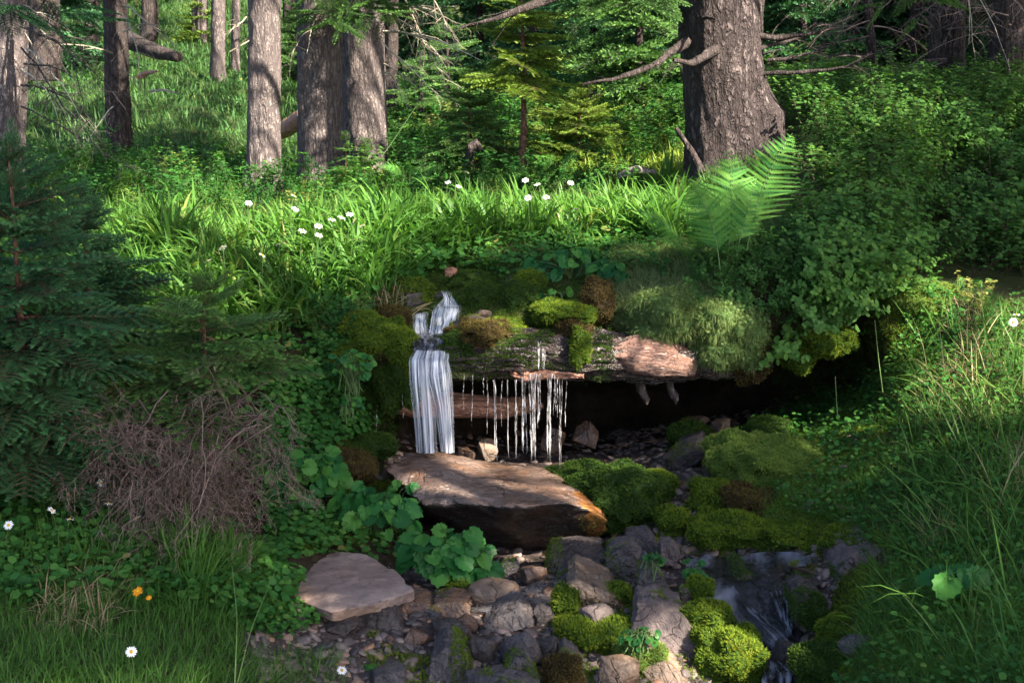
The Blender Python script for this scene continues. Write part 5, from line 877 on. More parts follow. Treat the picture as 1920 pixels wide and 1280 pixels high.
# dry grass and wispy hanging growth
mb = MB(); scat_blades(mb, zone([(890,450),(960,450),(950,500),(900,500)], rows=(13, 17)), 90, THIN, 0.05, 0.12, 1.2, wsc=2.2); scat_blades(mb, zone([(1780,590),(1850,580),(1830,700),(1780,720)], [(1690,985),(1790,1000),(1770,1070)], [(1880,830),(1930,830),(1930,930)], [(100,1100),(260,1100),(200,1200),(60,1180)], rows=(0, 14), nz=0), 750, THIN, 0.08, 0.18, 1.3); scat_blades(mb, zone([(680,560),(760,540),(760,600)], rows=(10, 16), nz=0), 120, THIN, 0.1, 0.2, 1.2); stuff(mb, 'dry_grass', M_STRAW, 'straw coloured dead grass tufts', 'dry grass')
Z_W = [(1120,480),(1230,460),(1320,500),(1400,560),(1400,660),(1330,690),(1240,690),(1150,610)]
mb = MB(); scat_blades(mb, zone(Z_W, rows=(11, 16), nz=-0.9), 15000, THIN, 0.04, 0.11, 1.5, 0, 0, 0.1, 1.1); scat_blades(mb, zone([(930,490),(1010,470),(1030,520),(960,550)], [(560,590),(690,570),(720,620),(600,640)], rows=(10, 16), nz=-0.2), 3500, THIN, 0.06, 0.13, 1.0, 0, 0, 0.6, 0.8); stuff(mb, 'wispy_growth', L_WISP, 'pale wispy green growth draped over the log end', 'ground cover')
# bilberry thicket
Z_BI = [(1290,330),(1380,240),(1440,185),(1500,160),(1700,150),(1930,180),(2300,200),(2300,560),(1850,530),(1700,500),(1660,570),(1600,625),(1540,640),(1470,610),(1400,580),(1330,530),(1260,470),(1230,400)]
lm, sm = MB(), MB(); FERNGAP = inpoly(CPX, CPY, [(1180,390),(1320,270),(1490,240),(1530,420),(1500,560),(1440,640),(1200,640)])
p, q = sample(1300, zone(Z_BI, rows=(11, 19), nz=-0.3, jit=0.6)*np.where(FERNGAP, 0.12, 1)); p2_, q2_ = sample(230, zone([(1400,470),(1500,430),(1700,480),(1660,570),(1600,625),(1540,640),(1420,600),(1320,560),(1290,520)], rows=(11, 16), nz=-0.9, jit=0.6)); p = np.vstack([p, p2_]); q = np.vstack([q, q2_ + np.array([0, -0.3, -0.1])]); up = q*0.5 + np.array([0, -0.1, 0.6]) + rng.normal(0, 0.15, (len(p), 3)); R = frame_from(up, rng.random(len(p))*6.28); s_ = rng.uniform(0.45, 1.3, len(p)); gx, gy, _ = pix(p); s_ = np.where(inpoly(gx, gy, [(1180,390),(1320,250),(1500,220),(1540,420),(1500,580),(1440,660),(1200,660)]), s_*0.5, s_); rr = np.clip(0.5 + 0.9*fbm(p*2.4, 3, 66) + rng.normal(0, 0.12, len(p)), 0, 1)
for t in range(5):
    k = np.arange(len(p)) % 5 == t
    T = SHR[t]; kk = int(k.sum()); nvl = len(T[0])
    v = np.einsum('nij,nkj->nki', R[k], T[0][None]*s_[k][:, None, None]) + p[k][:, None]; f = T[1][None] + (np.arange(kk)*nvl)[:, None, None]; lr = np.clip(np.repeat(rr[k], nvl)*0.6 + 0.4*np.repeat(rng.random((kk, nvl//7)), 7, axis=1).ravel(), 0, 1)
    lm.add(v.reshape(-1, 3), f.reshape(-1, 4), lr, np.tile(T[2], kk)); inst(sm, T[3], T[4], p[k], R[k], s_[k])
bl = stuff(lm, 'bilberry_thicket', L_BIL, 'dense small leaved bilberry thicket spreading over the right bank above the hollow', 'undergrowth'); sm.build('stems', M_BSTEM, parent=bl)
lm, sm = MB(), MB(); p, q = sample(760, zone([(560,340),(1290,310),(1310,230),(720,200),(720,320)], [(-200,340),(200,330),(520,345),(480,370),(150,380),(-200,420)], [(1690,640),(1760,570),(1920,590),(1900,640)], [(580,560),(700,640),(700,760),(560,700)], [(-150,345),(200,360),(470,375),(700,365),(720,395),(480,410),(-150,420)], [(720,360),(960,345),(1200,345),(1200,372),(760,392)], rows=(9, 20), nz=0)); R = frame_from(q*0.4 + np.array([0, 0, 0.6]) + rng.normal(0, 0.12, (len(p), 3)), rng.random(len(p))*6.28); s_ = rng.uniform(0.5, 1.0, len(p))*np.clip(p[:, 1]/7, 0.8, 1.8)
for t in range(5):
    k = np.arange(len(p)) % 5 == t; inst(lm, SHR[t][0], SHR[t][1], p[k], R[k], s_[k], None, SHR[t][2]); inst(sm, SHR[t][3], SHR[t][4], p[k], R[k], s_[k])
bl = stuff(lm, 'low_undergrowth', L_HERB, 'low leafy undergrowth at the foot of the trees', 'undergrowth'); sm.build('stems', M_STEM, parent=bl)
# small ground herbs
def herbs(mb, wgt, n_, s0, s1, h=0.05, T=OVAL, tilt=0.45, wsc=1.5):
    p, q = sample(n_, wgt)
    if len(p) == 0: return
    p = p + q*(rng.random(len(p))*h)[:, None]; R = frame_from(q*0.4 + np.array([0, -0.15, 0.6]) + rng.normal(0, tilt*0.6, (len(p), 3)), rng.random(len(p))*6.28); sc_ = rng.uniform(s0, s1, len(p)); inst(mb, T[0], T[1], p, R, np.stack([sc_, sc_*wsc, sc_], 1), np.clip(rng.random(len(p))*0.7 + 0.3*fbm(p*4, 2, 8) + 0.15, 0, 1), T[2])
mb = MB(); herbs(mb, zone([(-200,850),(140,850),(220,960),(500,1050),(560,1110),(480,1190),(280,1130),(-200,1150)], rows=(1, 11), nz=0), 6500, 0.014, 0.034, 0.09); herbs(mb, zone([(440,1100),(530,1120),(600,1165),(560,1190),(440,1180)], rows=(1, 6), nz=0), 700, 0.012, 0.024, 0.04)
herbs(mb, zone([(500,700),(620,680),(700,720),(690,800),(620,860),(560,1020),(500,1040),(470,930)], rows=(3, 14), nz=-0.2), 2600, 0.014, 0.035, 0.07); herbs(mb, zone(Z_RB, rows=(0, 14), nz=0), 7000, 0.01, 0.024, 0.08); herbs(mb, zone([(620,500),(800,480),(900,440),(780,430),(640,480)], [(1000,470),(1230,440),(1230,500),(1130,520)], [(560,560),(700,560),(720,650),(600,680)], rows=(10, 17), nz=0), 2600, 0.014, 0.034, 0.06)
herbs(mb, zone([(150,560),(620,560),(620,700),(520,900),(200,900),(-150,880),(-150,380)], [(490,950),(760,960),(760,1060),(560,1060),(500,1120)], rows=(3, 18), nz=-0.2), 5500, 0.015, 0.035, 0.08); herbs(mb, zone([(740,460),(1230,440),(1250,520),(1000,510),(860,520),(740,540)], rows=(11, 17), nz=0), 1800, 0.016, 0.04, 0.09); herbs(mb, zone([(480,1010),(535,1020),(525,1140),(480,1140)], rows=(2, 12), nz=-0.2, jit=0.3), 400, 0.012, 0.026, 0.05); herbs(mb, zone([(490,950),(690,970),(640,1040),(540,1070),(500,1120)], rows=(2, 12), nz=-0.2), 900, 0.014, 0.03, 0.06); herbs(mb, zone(Z_IR, Z_IR2, rows=(10, 18)), 5000, 0.02, 0.045, 0.08); herbs(mb, zone([(-200,60),(460,60),(460,345),(-200,345)], [(700,200),(1300,200),(1300,330),(700,330)], rows=(17, 21), nz=0), 2500, 0.02, 0.05, 0.12); herbs(mb, zone([(1430,800),(1560,770),(1620,820),(1560,880)], rows=(6, 10), nz=0), 260, 0.02, 0.035, 0.05)
stuff(mb, 'ground_herbs', L_HERB, 'low round leaved herbs covering the soil', 'ground cover')
# ------------------------------------------------------------------ moss cushions and carpets
def carpet(wgt, n_, size, mat, name, label, thr=-0.2):
    mb = MB(); p, q = sample(n_, wgt); k = fbm(p*6, 3, 91) > thr; p, q = p[k], q[k]; cl = np.clip(0.5 + 0.5*fbm(p*9, 3, 31) + rng.normal(0, 0.12, len(p)), 0, 1)
    for t in range(3): s_ = slice(t, None, 3); inst(mb, TUFTS[t][0], TUFTS[t][1], p[s_], frame_from(q[s_] + np.array([0, -0.1, 0.3]), rng.random(len(p[s_]))*6.28), size*rng.uniform(0.6, 1.4, len(p[s_])), cl[s_], TUFTS[t][2])
    return stuff(mb, name, mat, label, 'moss')
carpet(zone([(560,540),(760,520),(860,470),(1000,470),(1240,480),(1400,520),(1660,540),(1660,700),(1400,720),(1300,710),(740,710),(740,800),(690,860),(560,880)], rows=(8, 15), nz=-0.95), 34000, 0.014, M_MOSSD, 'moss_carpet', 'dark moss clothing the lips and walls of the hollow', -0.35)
carpet(zone([(1660,520),(1800,540),(1760,640),(1700,760),(1660,720)], [(1320,830),(1560,760),(1700,760),(1600,980),(1300,1010)], [(560,960),(760,880),(700,1030),(520,1060)], [(1220,900),(1330,900),(1330,1010),(1220,1010)], [(1560,1000),(1720,1000),(1740,1290),(1560,1290)], rows=(1, 15), nz=-0.3), 30000, 0.014, M_MOSS, 'bank_moss', 'green moss spreading over the banks beside the hollow and the stream', -0.15)
carpet(zone([(1040,1090),(1180,1110),(1320,1080),(1340,1290),(1040,1290)], [(680,1180),(780,1180),(860,1290),(700,1290)], rows=(1, 6), nz=-0.3), 9000, 0.012, M_MOSS, 'stone_moss', 'yellow green moss between the stones of the stream bed', 0.1)
M_WDR = leafmat('hanging_growth', [(0, (0.05, 0.10, 0.03)), (0.5, (0.09, 0.15, 0.045)), (0.9, (0.15, 0.2, 0.07)), (1.0, (0.26, 0.24, 0.13))], 0.35, 0.6, 0.15, (0.22, 0.27, 0.10), 0.4)
def cushion(cx, cy, w_, h_, label, mat, Y=None, seed=1, depth=1.05, dens=20000, size=0.012, cat='moss', yaw=0.0, ns=2.6, amp_=0.58):
    if Y is None: Y = at(cx, min(cy + h_*0.4, 1400))[1]
    W, H = w_/ppm(Y), h_/ppm(Y); d, f = ICO[5]; v = d*(1 + amp_*fbm(d*ns*0.7 + seed*3.7, 3, seed)[:, None] + 0.22*np.abs(fbm(d*ns*2.2 + seed*1.7, 3, seed + 1))[:, None]); v = v*np.array([W/2, W*depth/2, H/2]); v[:, 2] = np.where(v[:, 2] > 0, v[:, 2]*0.9, v[:, 2]*1.1); c, s_ = math.cos(yaw), math.sin(yaw); v = v @ np.array([[c, s_, 0], [-s_, c, 0], [0, 0, 1]]); v = v + P(cx, cy, Y + W*depth*0.15)
    mb = MB().add(v, f, 0.15, 0.1)
    if mat is not M_WDR: moss_on(mb, v, f, dens, size, lambda c_, n_: (n_[:, 2] > -0.85)*1.0)
    else:
        ar = np.linalg.norm(meshnorm(v, f), axis=1).sum()*0.5; p, q = surf_sample(v, f, int(ar*26000), lambda c_, n_: (n_[:, 1] < 0.5)*1.0); up = q*0.8 + np.array([0, -0.25, 0.1]) + rng.normal(0, 0.6, (len(p), 3)); wh = rng.integers(0, 4, len(p)); moss_on(mb, v, f, 9000, 0.014, lambda c_, n_: (fbm(c_*12, 2, 5) > -0.1)*1.0); k_ = rng.choice(len(p), len(p)//12); inst(mb, OVAL[0], OVAL[1], p[k_] + q[k_]*0.02, frame_from(q[k_] + rng.normal(0, 0.5, (len(k_), 3)), rng.random(len(k_))*6.28), rng.uniform(0.008, 0.02, len(k_)), rng.random(len(k_))*0.5, OVAL[2])
        x = np.array([0, 0, -1.0]) - up*(up[:, 2:3]*-1.0)/(up*up).sum(1, keepdims=True); up /= np.linalg.norm(up, axis=1, keepdims=True); x /= np.linalg.norm(x, axis=1, keepdims=True); R = np.stack([x, np.cross(up, x), up], -1); L = rng.uniform(0.015, 0.06, len(p))*(0.7 + 0.6*np.abs(fbm(p*9, 2, 12)))
        for t in range(4): s_ = wh == t; inst(mb, THIN[t][0], THIN[t][1], p[s_], R[s_], np.stack([L[s_], L[s_]*1.3, L[s_]], 1), rng.random(int(s_.sum())), THIN[t][2])
    if mat is not M_WDR:
        c0 = P(cx, cy + h_*0.3, Y); dd = np.linalg.norm((cell - c0)/np.array([W*0.85, W*0.8, H*0.9 + 0.05]), axis=-1); fr_ = np.exp(-(dd/0.62)**2)*(dd < 1.5)*(CN[..., 2] > -0.4); nf = int(min(2600, W*W*22000))
        if fr_.sum() > 0.05:
            p, q = sample(nf, fr_); k = fbm(p*16, 3, seed) > -0.15; p, q = p[k], q[k]; T = TUFTS[seed % 3]; inst(mb, T[0], T[1], p, frame_from(q + np.array([0, -0.1, 0.4]), rng.random(len(p))*6.28), 0.011*rng.uniform(0.5, 1.4, len(p)), np.clip(0.4 + 0.5*fbm(p*14, 2, 4) + rng.normal(0, .15, len(p)), 0, 1), T[2])
    return tag(mb.build('moss_cushion', mat, loc=P(cx, cy + h_*0.4, Y)), label, cat)
for i, a in enumerate([
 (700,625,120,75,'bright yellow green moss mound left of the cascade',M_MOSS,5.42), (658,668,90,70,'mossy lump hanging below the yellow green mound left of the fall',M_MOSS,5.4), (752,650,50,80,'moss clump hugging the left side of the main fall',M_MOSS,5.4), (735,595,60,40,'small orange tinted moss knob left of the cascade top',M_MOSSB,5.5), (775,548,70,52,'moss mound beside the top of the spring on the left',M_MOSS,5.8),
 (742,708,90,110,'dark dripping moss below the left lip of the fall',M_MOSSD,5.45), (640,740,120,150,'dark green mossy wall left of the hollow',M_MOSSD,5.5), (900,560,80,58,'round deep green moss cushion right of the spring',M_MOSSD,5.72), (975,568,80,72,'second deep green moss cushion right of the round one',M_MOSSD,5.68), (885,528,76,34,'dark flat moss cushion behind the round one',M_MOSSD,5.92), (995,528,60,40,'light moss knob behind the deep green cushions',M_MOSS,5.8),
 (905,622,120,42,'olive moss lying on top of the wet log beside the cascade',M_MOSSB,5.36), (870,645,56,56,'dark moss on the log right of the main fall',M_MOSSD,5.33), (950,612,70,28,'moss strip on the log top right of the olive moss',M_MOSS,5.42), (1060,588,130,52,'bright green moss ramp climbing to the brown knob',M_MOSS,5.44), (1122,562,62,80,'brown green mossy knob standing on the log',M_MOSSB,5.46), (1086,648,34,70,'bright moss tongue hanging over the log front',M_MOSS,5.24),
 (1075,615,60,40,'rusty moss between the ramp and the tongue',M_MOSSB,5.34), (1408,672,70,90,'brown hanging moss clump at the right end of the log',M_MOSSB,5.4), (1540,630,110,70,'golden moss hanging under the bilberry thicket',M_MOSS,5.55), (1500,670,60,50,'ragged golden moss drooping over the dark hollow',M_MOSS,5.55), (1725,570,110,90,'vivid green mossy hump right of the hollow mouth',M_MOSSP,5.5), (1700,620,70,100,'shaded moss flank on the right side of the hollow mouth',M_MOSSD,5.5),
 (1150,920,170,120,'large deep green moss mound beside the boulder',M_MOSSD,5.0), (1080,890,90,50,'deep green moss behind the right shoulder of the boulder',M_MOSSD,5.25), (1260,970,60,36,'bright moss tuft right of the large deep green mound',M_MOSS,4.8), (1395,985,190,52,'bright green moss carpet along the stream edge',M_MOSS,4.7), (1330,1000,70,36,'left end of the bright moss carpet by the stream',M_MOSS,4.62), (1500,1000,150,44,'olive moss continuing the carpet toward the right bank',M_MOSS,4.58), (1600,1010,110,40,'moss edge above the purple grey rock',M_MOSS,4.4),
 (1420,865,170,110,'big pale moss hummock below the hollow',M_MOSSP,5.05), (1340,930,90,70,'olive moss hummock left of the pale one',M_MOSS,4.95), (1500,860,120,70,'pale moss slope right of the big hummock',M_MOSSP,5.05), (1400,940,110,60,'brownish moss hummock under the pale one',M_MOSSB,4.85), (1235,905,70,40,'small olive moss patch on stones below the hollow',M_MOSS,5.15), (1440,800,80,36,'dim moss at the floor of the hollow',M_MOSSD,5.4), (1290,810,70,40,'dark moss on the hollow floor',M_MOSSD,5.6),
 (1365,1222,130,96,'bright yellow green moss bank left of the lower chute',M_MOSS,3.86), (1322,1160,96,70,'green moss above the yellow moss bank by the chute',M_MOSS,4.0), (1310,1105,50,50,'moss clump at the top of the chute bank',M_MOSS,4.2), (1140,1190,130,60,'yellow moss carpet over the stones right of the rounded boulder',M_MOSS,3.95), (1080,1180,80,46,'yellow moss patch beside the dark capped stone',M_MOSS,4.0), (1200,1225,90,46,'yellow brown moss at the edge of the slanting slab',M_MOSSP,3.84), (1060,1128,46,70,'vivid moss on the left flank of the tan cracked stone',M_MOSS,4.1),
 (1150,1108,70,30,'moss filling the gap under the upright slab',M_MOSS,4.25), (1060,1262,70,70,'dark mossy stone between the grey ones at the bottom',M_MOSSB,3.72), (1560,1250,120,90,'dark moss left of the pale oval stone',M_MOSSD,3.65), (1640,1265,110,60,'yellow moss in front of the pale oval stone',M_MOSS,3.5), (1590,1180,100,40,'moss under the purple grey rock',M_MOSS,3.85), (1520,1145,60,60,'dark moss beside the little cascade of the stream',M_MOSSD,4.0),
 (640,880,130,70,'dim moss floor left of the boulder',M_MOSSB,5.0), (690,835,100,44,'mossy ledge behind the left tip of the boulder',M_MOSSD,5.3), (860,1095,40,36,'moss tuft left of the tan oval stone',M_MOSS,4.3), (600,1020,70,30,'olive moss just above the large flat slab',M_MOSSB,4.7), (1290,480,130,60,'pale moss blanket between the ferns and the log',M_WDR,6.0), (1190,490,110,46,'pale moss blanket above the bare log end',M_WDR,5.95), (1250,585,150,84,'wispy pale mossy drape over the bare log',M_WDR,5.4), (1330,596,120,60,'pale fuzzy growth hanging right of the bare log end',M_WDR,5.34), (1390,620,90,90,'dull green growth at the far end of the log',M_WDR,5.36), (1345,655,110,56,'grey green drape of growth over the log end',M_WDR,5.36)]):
    cushion(*a[:6], Y=a[6], seed=i + 3, dens=26000 if a[6] < 4.4 else 21000, size=0.0125)
# ------------------------------------------------------------------ broad leaved plants, ferns, flowers
def plant(cx, cy, w_, h_, Y, n_, ls, label, mat=None, seed=1, base=None, dep=0.6, lay=0.5, name='leafy_plant', facing=-0.55):
    r = np.random.default_rng(seed); b = P(*(base or (cx, cy + h_*0.5, Y))); W, H = w_/ppm(Y), h_/ppm(Y); root = empty(name, b, label, 'plant'); lm, sm = MB(), MB(); c0 = P(cx, cy, Y)
    u = r.normal(size=(n_, 3)); u /= np.linalg.norm(u, axis=1, keepdims=True); u *= r.uniform(0.55, 1.0, (n_, 1)); u[:, 2] = np.where(u[:, 2] < -0.3, -u[:, 2]*0.6, u[:, 2]); u[:, 1] -= 0.1; p = c0 + u*np.array([W/2, W*dep/2, H/2])
    nn_ = u*np.array([0.5, 0.4, 0.3]) + np.array([0, facing, 0.75]) + r.normal(0, 0.32, (n_, 3)); nn_ /= np.linalg.norm(nn_, axis=1, keepdims=True); o_ = u*np.array([1, 0.7, 0.2]) + np.array([0, -0.2, -0.35]) + r.normal(0, 0.3, (n_, 3)); x = o_ - nn_*(o_*nn_).sum(1, keepdims=True); x /= np.linalg.norm(x, axis=1, keepdims=True); R = np.stack([x, np.cross(nn_, x), nn_], -1); s_ = ls*r.uniform(0.6, 1.2, n_)
    for t in range(3): k = np.arange(n_) % 3 == t; inst(lm, HEART[t][0], HEART[t][1], p[k], R[k], s_[k], r.random(int(k.sum())), HEART[t][2])
    bb = b + r.normal(0, 0.02, (n_, 3)); mid = (bb + p)/2 + np.array([0, 0, 0.03]); pts = np.stack([bb, mid, p + x*0.1*s_[:, None]], 1); tubes(sm, pts, np.tile([0.0022, 0.0018, 0.0013], (n_, 1)), 4); lm.build('leaves', mat or L_BROAD, parent=root); sm.build('stem', M_STEM, parent=root); return root
plant(835,1040,180,130,4.4,95,0.062,'glossy broad leaved plant growing in front of the boulder',seed=1)
plant(702,965,160,130,4.72,95,0.056,'glossy broad leaved plant against the left end of the boulder',seed=2)
plant(752,905,50,44,4.85,7,0.05,'few upright leaves rising before the left tip of the boulder',seed=3,base=(735,950,4.85))
plant(590,885,120,100,4.85,70,0.052,'leafy plant between the small spruce and the dim moss',seed=4); plant(545,945,80,80,4.6,20,0.05,'thin leafy plant at the right edge of the brushwood',seed=5)
plant(530,880,80,90,4.7,22,0.05,'leafy stems behind the edge of the brushwood',seed=8)
plant(1075,500,150,80,5.9,34,0.06,'pale leafy plant behind the deep green moss cushions',seed=6); plant(1160,505,80,50,5.8,16,0.05,'leafy plant next to the brown mossy knob',seed=7); plant(1040,555,50,40,5.65,9,0.05,'small heart leaved plant beside the bright moss ramp',seed=12)
plant(1790,1085,130,90,3.5,9,0.065,'big scalloped leaves in the grass of the right bank',seed=9,name='leafy_plant'); plant(665,1255,50,40,3.75,5,0.06,'large pale leaf beside the daisy at the bottom edge',seed=10); plant(660,690,90,90,5.2,46,0.026,'small cut leaved plant left of the main fall',seed=11); plant(655,755,50,40,5.15,22,0.024,'fine leaved tuft at the edge of the hollow',seed=13)
plant(1200,1195,110,36,3.8,40,0.018,'bluish small leaved creeper over the yellow moss',seed=14); plant(1300,1075,40,60,4.3,14,0.028,'small round leaved plant right of the pointed slab',seed=15); plant(1225,1050,40,40,4.2,14,0.018,'bluish sprig on the upright slabs',seed=16)
plant(1560,430,90,80,5.75,30,0.03,'brighter leafy sprig on the thicket over the hollow',L_BIL,seed=17); plant(690,505,60,40,6.0,10,0.055,'rounded leaves among the grass left of the spring',seed=18)
def fern(name, label, fronds, root_px, npin=19, plen=0.2):
    root = empty(name, P(*root_px), label, 'fern')
    for q, (b, t_, arch, nrm, L) in enumerate(fronds):
        A, B = P(*b), P(*t_); C = (A + B)/2 + np.array(arch); s_ = np.linspace(0, 1, npin + 6)[:, None]; c = A*(1 - s_)**2 + 2*C*s_*(1 - s_) + B*s_**2; tg = np.gradient(c, axis=0); tg /= np.linalg.norm(tg, axis=1, keepdims=True); nrm = np.array(nrm, float); sd = np.cross(tg, nrm); sd /= np.linalg.norm(sd, axis=1, keepdims=True); un = np.cross(sd, tg)
        lm, sm = MB(), MB(); tot = np.linalg.norm(B - A); tubes(sm, c, np.linspace(0.0026, 0.0007, len(c)), 5)
        for i in range(5, len(c) - 1):
            u = (i - 5)/(npin); l = 1.3*L*tot*(math.sin(math.pi*min(1, (u*0.86 + 0.14))**0.8)**0.8*(1 - u*0.35) + 0.02)
            for sg in (1, -1):
                d = sd[i]*sg*0.9 + tg[i]*0.5 - un[i]*0.12 + rng.normal(0, 0.07, 3); d /= np.linalg.norm(d); nn_ = un[i]; y = np.cross(nn_, d); y /= np.linalg.norm(y); k = max(4, int(l/0.0075)); qv = np.linspace(0.04, 0.97, k)
                base = c[i] + d*(qv*l)[:, None] - un[i]*(0.10*l*qv**2)[:, None]; w_ = np.minimum(0.0125, 0.17*l)*(1 - qv**1.3*0.9); jt = rng.normal(0, 0.12, 3)
                for s2 in (1, -1):
                    pd = y*s2*0.95 + d*0.35; h = d*0.0034; v = np.stack([base - h, base + h, base + pd*w_[:, None] + h*0.5, base + pd*w_[:, None] - h*0.5], 1).reshape(-1, 3); lm.add(v, np.arange(len(v)).reshape(-1, 4), np.clip(0.5 + 0.35*rng.normal(), 0, 1), np.repeat(qv, 4))
        fr = lm.build('frond', L_FERN, parent=root); st = sm.build('stem', M_STEM, parent=root)
    return root
fern('fern', 'tall upright fern frond pair at the foot of the massive spruce', [((1350,505,5.38),(1290,330,5.53),(0.04,-0.03,0.05),(-0.3,-1,0.4),0.22), ((1362,500,5.53),(1366,278,5.73),(0.03,-0.03,0.03),(0.1,-1,0.25),0.26), ((1400,470,5.53),(1486,250,5.88),(-0.05,-0.02,0.08),(-0.1,-1,0.5),0.22), ((1380,480,5.48),(1420,330,5.73),(0,-0.02,0.05),(0.2,-1,0.3),0.2)], (1375,490,5.53))
fern('fern', 'arching fern with drooping fronds in front of the tall upright one', [((1300,490,5.73),(1424,408,5.58),(0,0,0.12),(0,-0.6,1),0.25), ((1295,490,5.73),(1190,395,5.63),(0.02,0,0.10),(0,-0.6,1),0.25), ((1300,495,5.73),(1330,400,5.38),(0,0,0.1),(0,-0.6,1),0.22), ((1300,490,5.73),(1225,450,5.38),(0,0,0.08),(0,-0.5,1),0.2), ((1310,490,5.73),(1400,470,5.38),(0,0,0.08),(0,-0.5,1),0.22)], (1300,490,5.73))
fern('fern', 'small fern growing at the dark upper edge of the right bank', [((1800,560,5.55),(1745,535,5.5),(0,0,0.05),(0,-0.7,1),0.25), ((1805,560,5.55),(1842,530,5.5),(0,0,0.05),(0,-0.7,1),0.3), ((1805,560,5.55),(1800,520,5.55),(0,0,0.03),(0,-0.7,1),0.25)], (1803,562,5.55), 12)
fern('fern', 'pale fern at the edge of the broad grass below the sunlit trunk', [((770,345,8.0),(830,318,7.8),(0,0,0.08),(0,-0.7,1),0.25), ((765,345,8.0),(715,315,7.9),(0,0,0.1),(0,-0.7,1),0.25), ((768,345,8.0),(770,300,7.9),(0,0,0.06),(0,-0.8,1),0.25), ((770,345,8.0),(800,340,7.6),(0,0,0.08),(0,-0.7,1),0.25)], (768,348,8.0), 14)
fern('fern', 'small fern behind the broad grass on the left', [((322,372,7.2),(362,335,7.1),(0,0,0.06),(0,-0.7,1),0.25), ((320,372,7.2),(300,340,7.1),(0,0,0.05),(0,-0.7,1),0.25)], (321,374,7.2), 13)
fern('fern', 'feathery fern in the shade right of the sunny clearing stem', [((1035,330,7.9),(1000,292,7.8),(0,0,0.06),(0,-0.7,1),0.25), ((1040,330,7.9),(1085,290,7.9),(0,0,0.06),(0,-0.7,1),0.25)], (1038,332,7.9), 13)
# daisies
def petal_mesh(n_=15, r0=0.006, r1=0.021):
    V, Fc = [], []
    for i in range(n_):
        a = i*2*math.pi/n_; d = np.array([math.cos(a), math.sin(a), 0]); s_ = np.array([-math.sin(a), math.cos(a), 0]); w_ = 0.0031; k = len(V); z = 0.003*((i*7) % 3 - 1)
        V += [d*r0 - s_*w_*0.5, d*r0 + s_*w_*0.5, d*(r0 + r1)*0.5 + s_*w_ + [0, 0, 0.0015], d*(r0 + r1)*0.5 - s_*w_ + [0, 0, 0.0015], d*r1 + s_*w_*0.6 + [0, 0, z], d*r1 - s_*w_*0.6 + [0, 0, z]]; Fc += [[k, k + 1, k + 2, k + 3], [k + 3, k + 2, k + 4, k + 5]]
    return np.array(V), np.array(Fc)
M_PET = leafmat('white_petal', [(0, (0.72, 0.72, 0.74)), (1, (0.8, 0.8, 0.8))], 0.3, 0.6, 0.2); M_YEL = plainmat('yellow_disc', [(0, (0.55, 0.30, 0.01)), (1, (0.7, 0.42, 0.02))], 0.8, 0.2, 800, 0.8, 0.002); M_ORA = leafmat('orange_petal', [(0, (0.75, 0.25, 0.01)), (1, (0.8, 0.33, 0.02))], 0.3, 0.6, 0.2)
PV, PF = petal_mesh(); DV, DF = ICO[2]; DV = DV*np.array([0.0066, 0.0066, 0.0035]) + [0, 0, 0.002]
def flower_proto(nm, petmat):
    root = bpy.data.objects.new(nm, None); COL.objects.link(root)
    a = MB().add(PV, PF).build('petals', petmat, loc=(0, 0, 0)); a.parent = root; b = MB().add(DV, DF).build('disc', M_YEL, loc=(0, 0, 0)); b.parent = root
    z = np.linspace(-1, 0, 10); mb = MB(); tubes(mb, np.stack([0.02*np.sin(z*3), 0.03*z*z*0, z], 1), np.full(10, 0.0012), 4); c = mb.build('stem', M_STEM, loc=(0, 0, 0)); c.parent = root; return root
used = {}
def flower(nm, petmat, px, py, label, group=None, drop=90, scale=1.0, dY=0.12, tiltx=0.5, seed=0, cat='flower'):
    r = np.random.default_rng(int(px*7 + py)); g = at(px, min(py + drop, 1278)); Y = max(g[1] - dY*0.3, 2.6); hd = P(px, py, Y); gz = g[2]; h = max(hd[2] - gz, 0.06)
    if nm not in used: root = used[nm] = flower_proto(nm, petmat)
    else:
        root = used[nm].copy(); COL.objects.link(root)
        for ch in used[nm].children: c = ch.copy(); COL.objects.link(c); c.parent = root
    root.location = hd; root.scale = (scale,)*3; t = Matrix.Rotation(tiltx + r.normal(-0.1, 0.45), 4, 'X') @ Matrix.Rotation(r.normal(0, 0.5), 4, 'Y') @ Matrix.Rotation(r.uniform(0, 6), 4, 'Z')
    for ch in root.children:
        if ch.name.split('.')[0] == 'stem': ch.scale = (1, 1, h/scale); ch.rotation_euler = (0, 0, r.uniform(0, 6)); 
        else: ch.rotation_euler = t.to_euler()
    tag(root, label, cat, group); return root
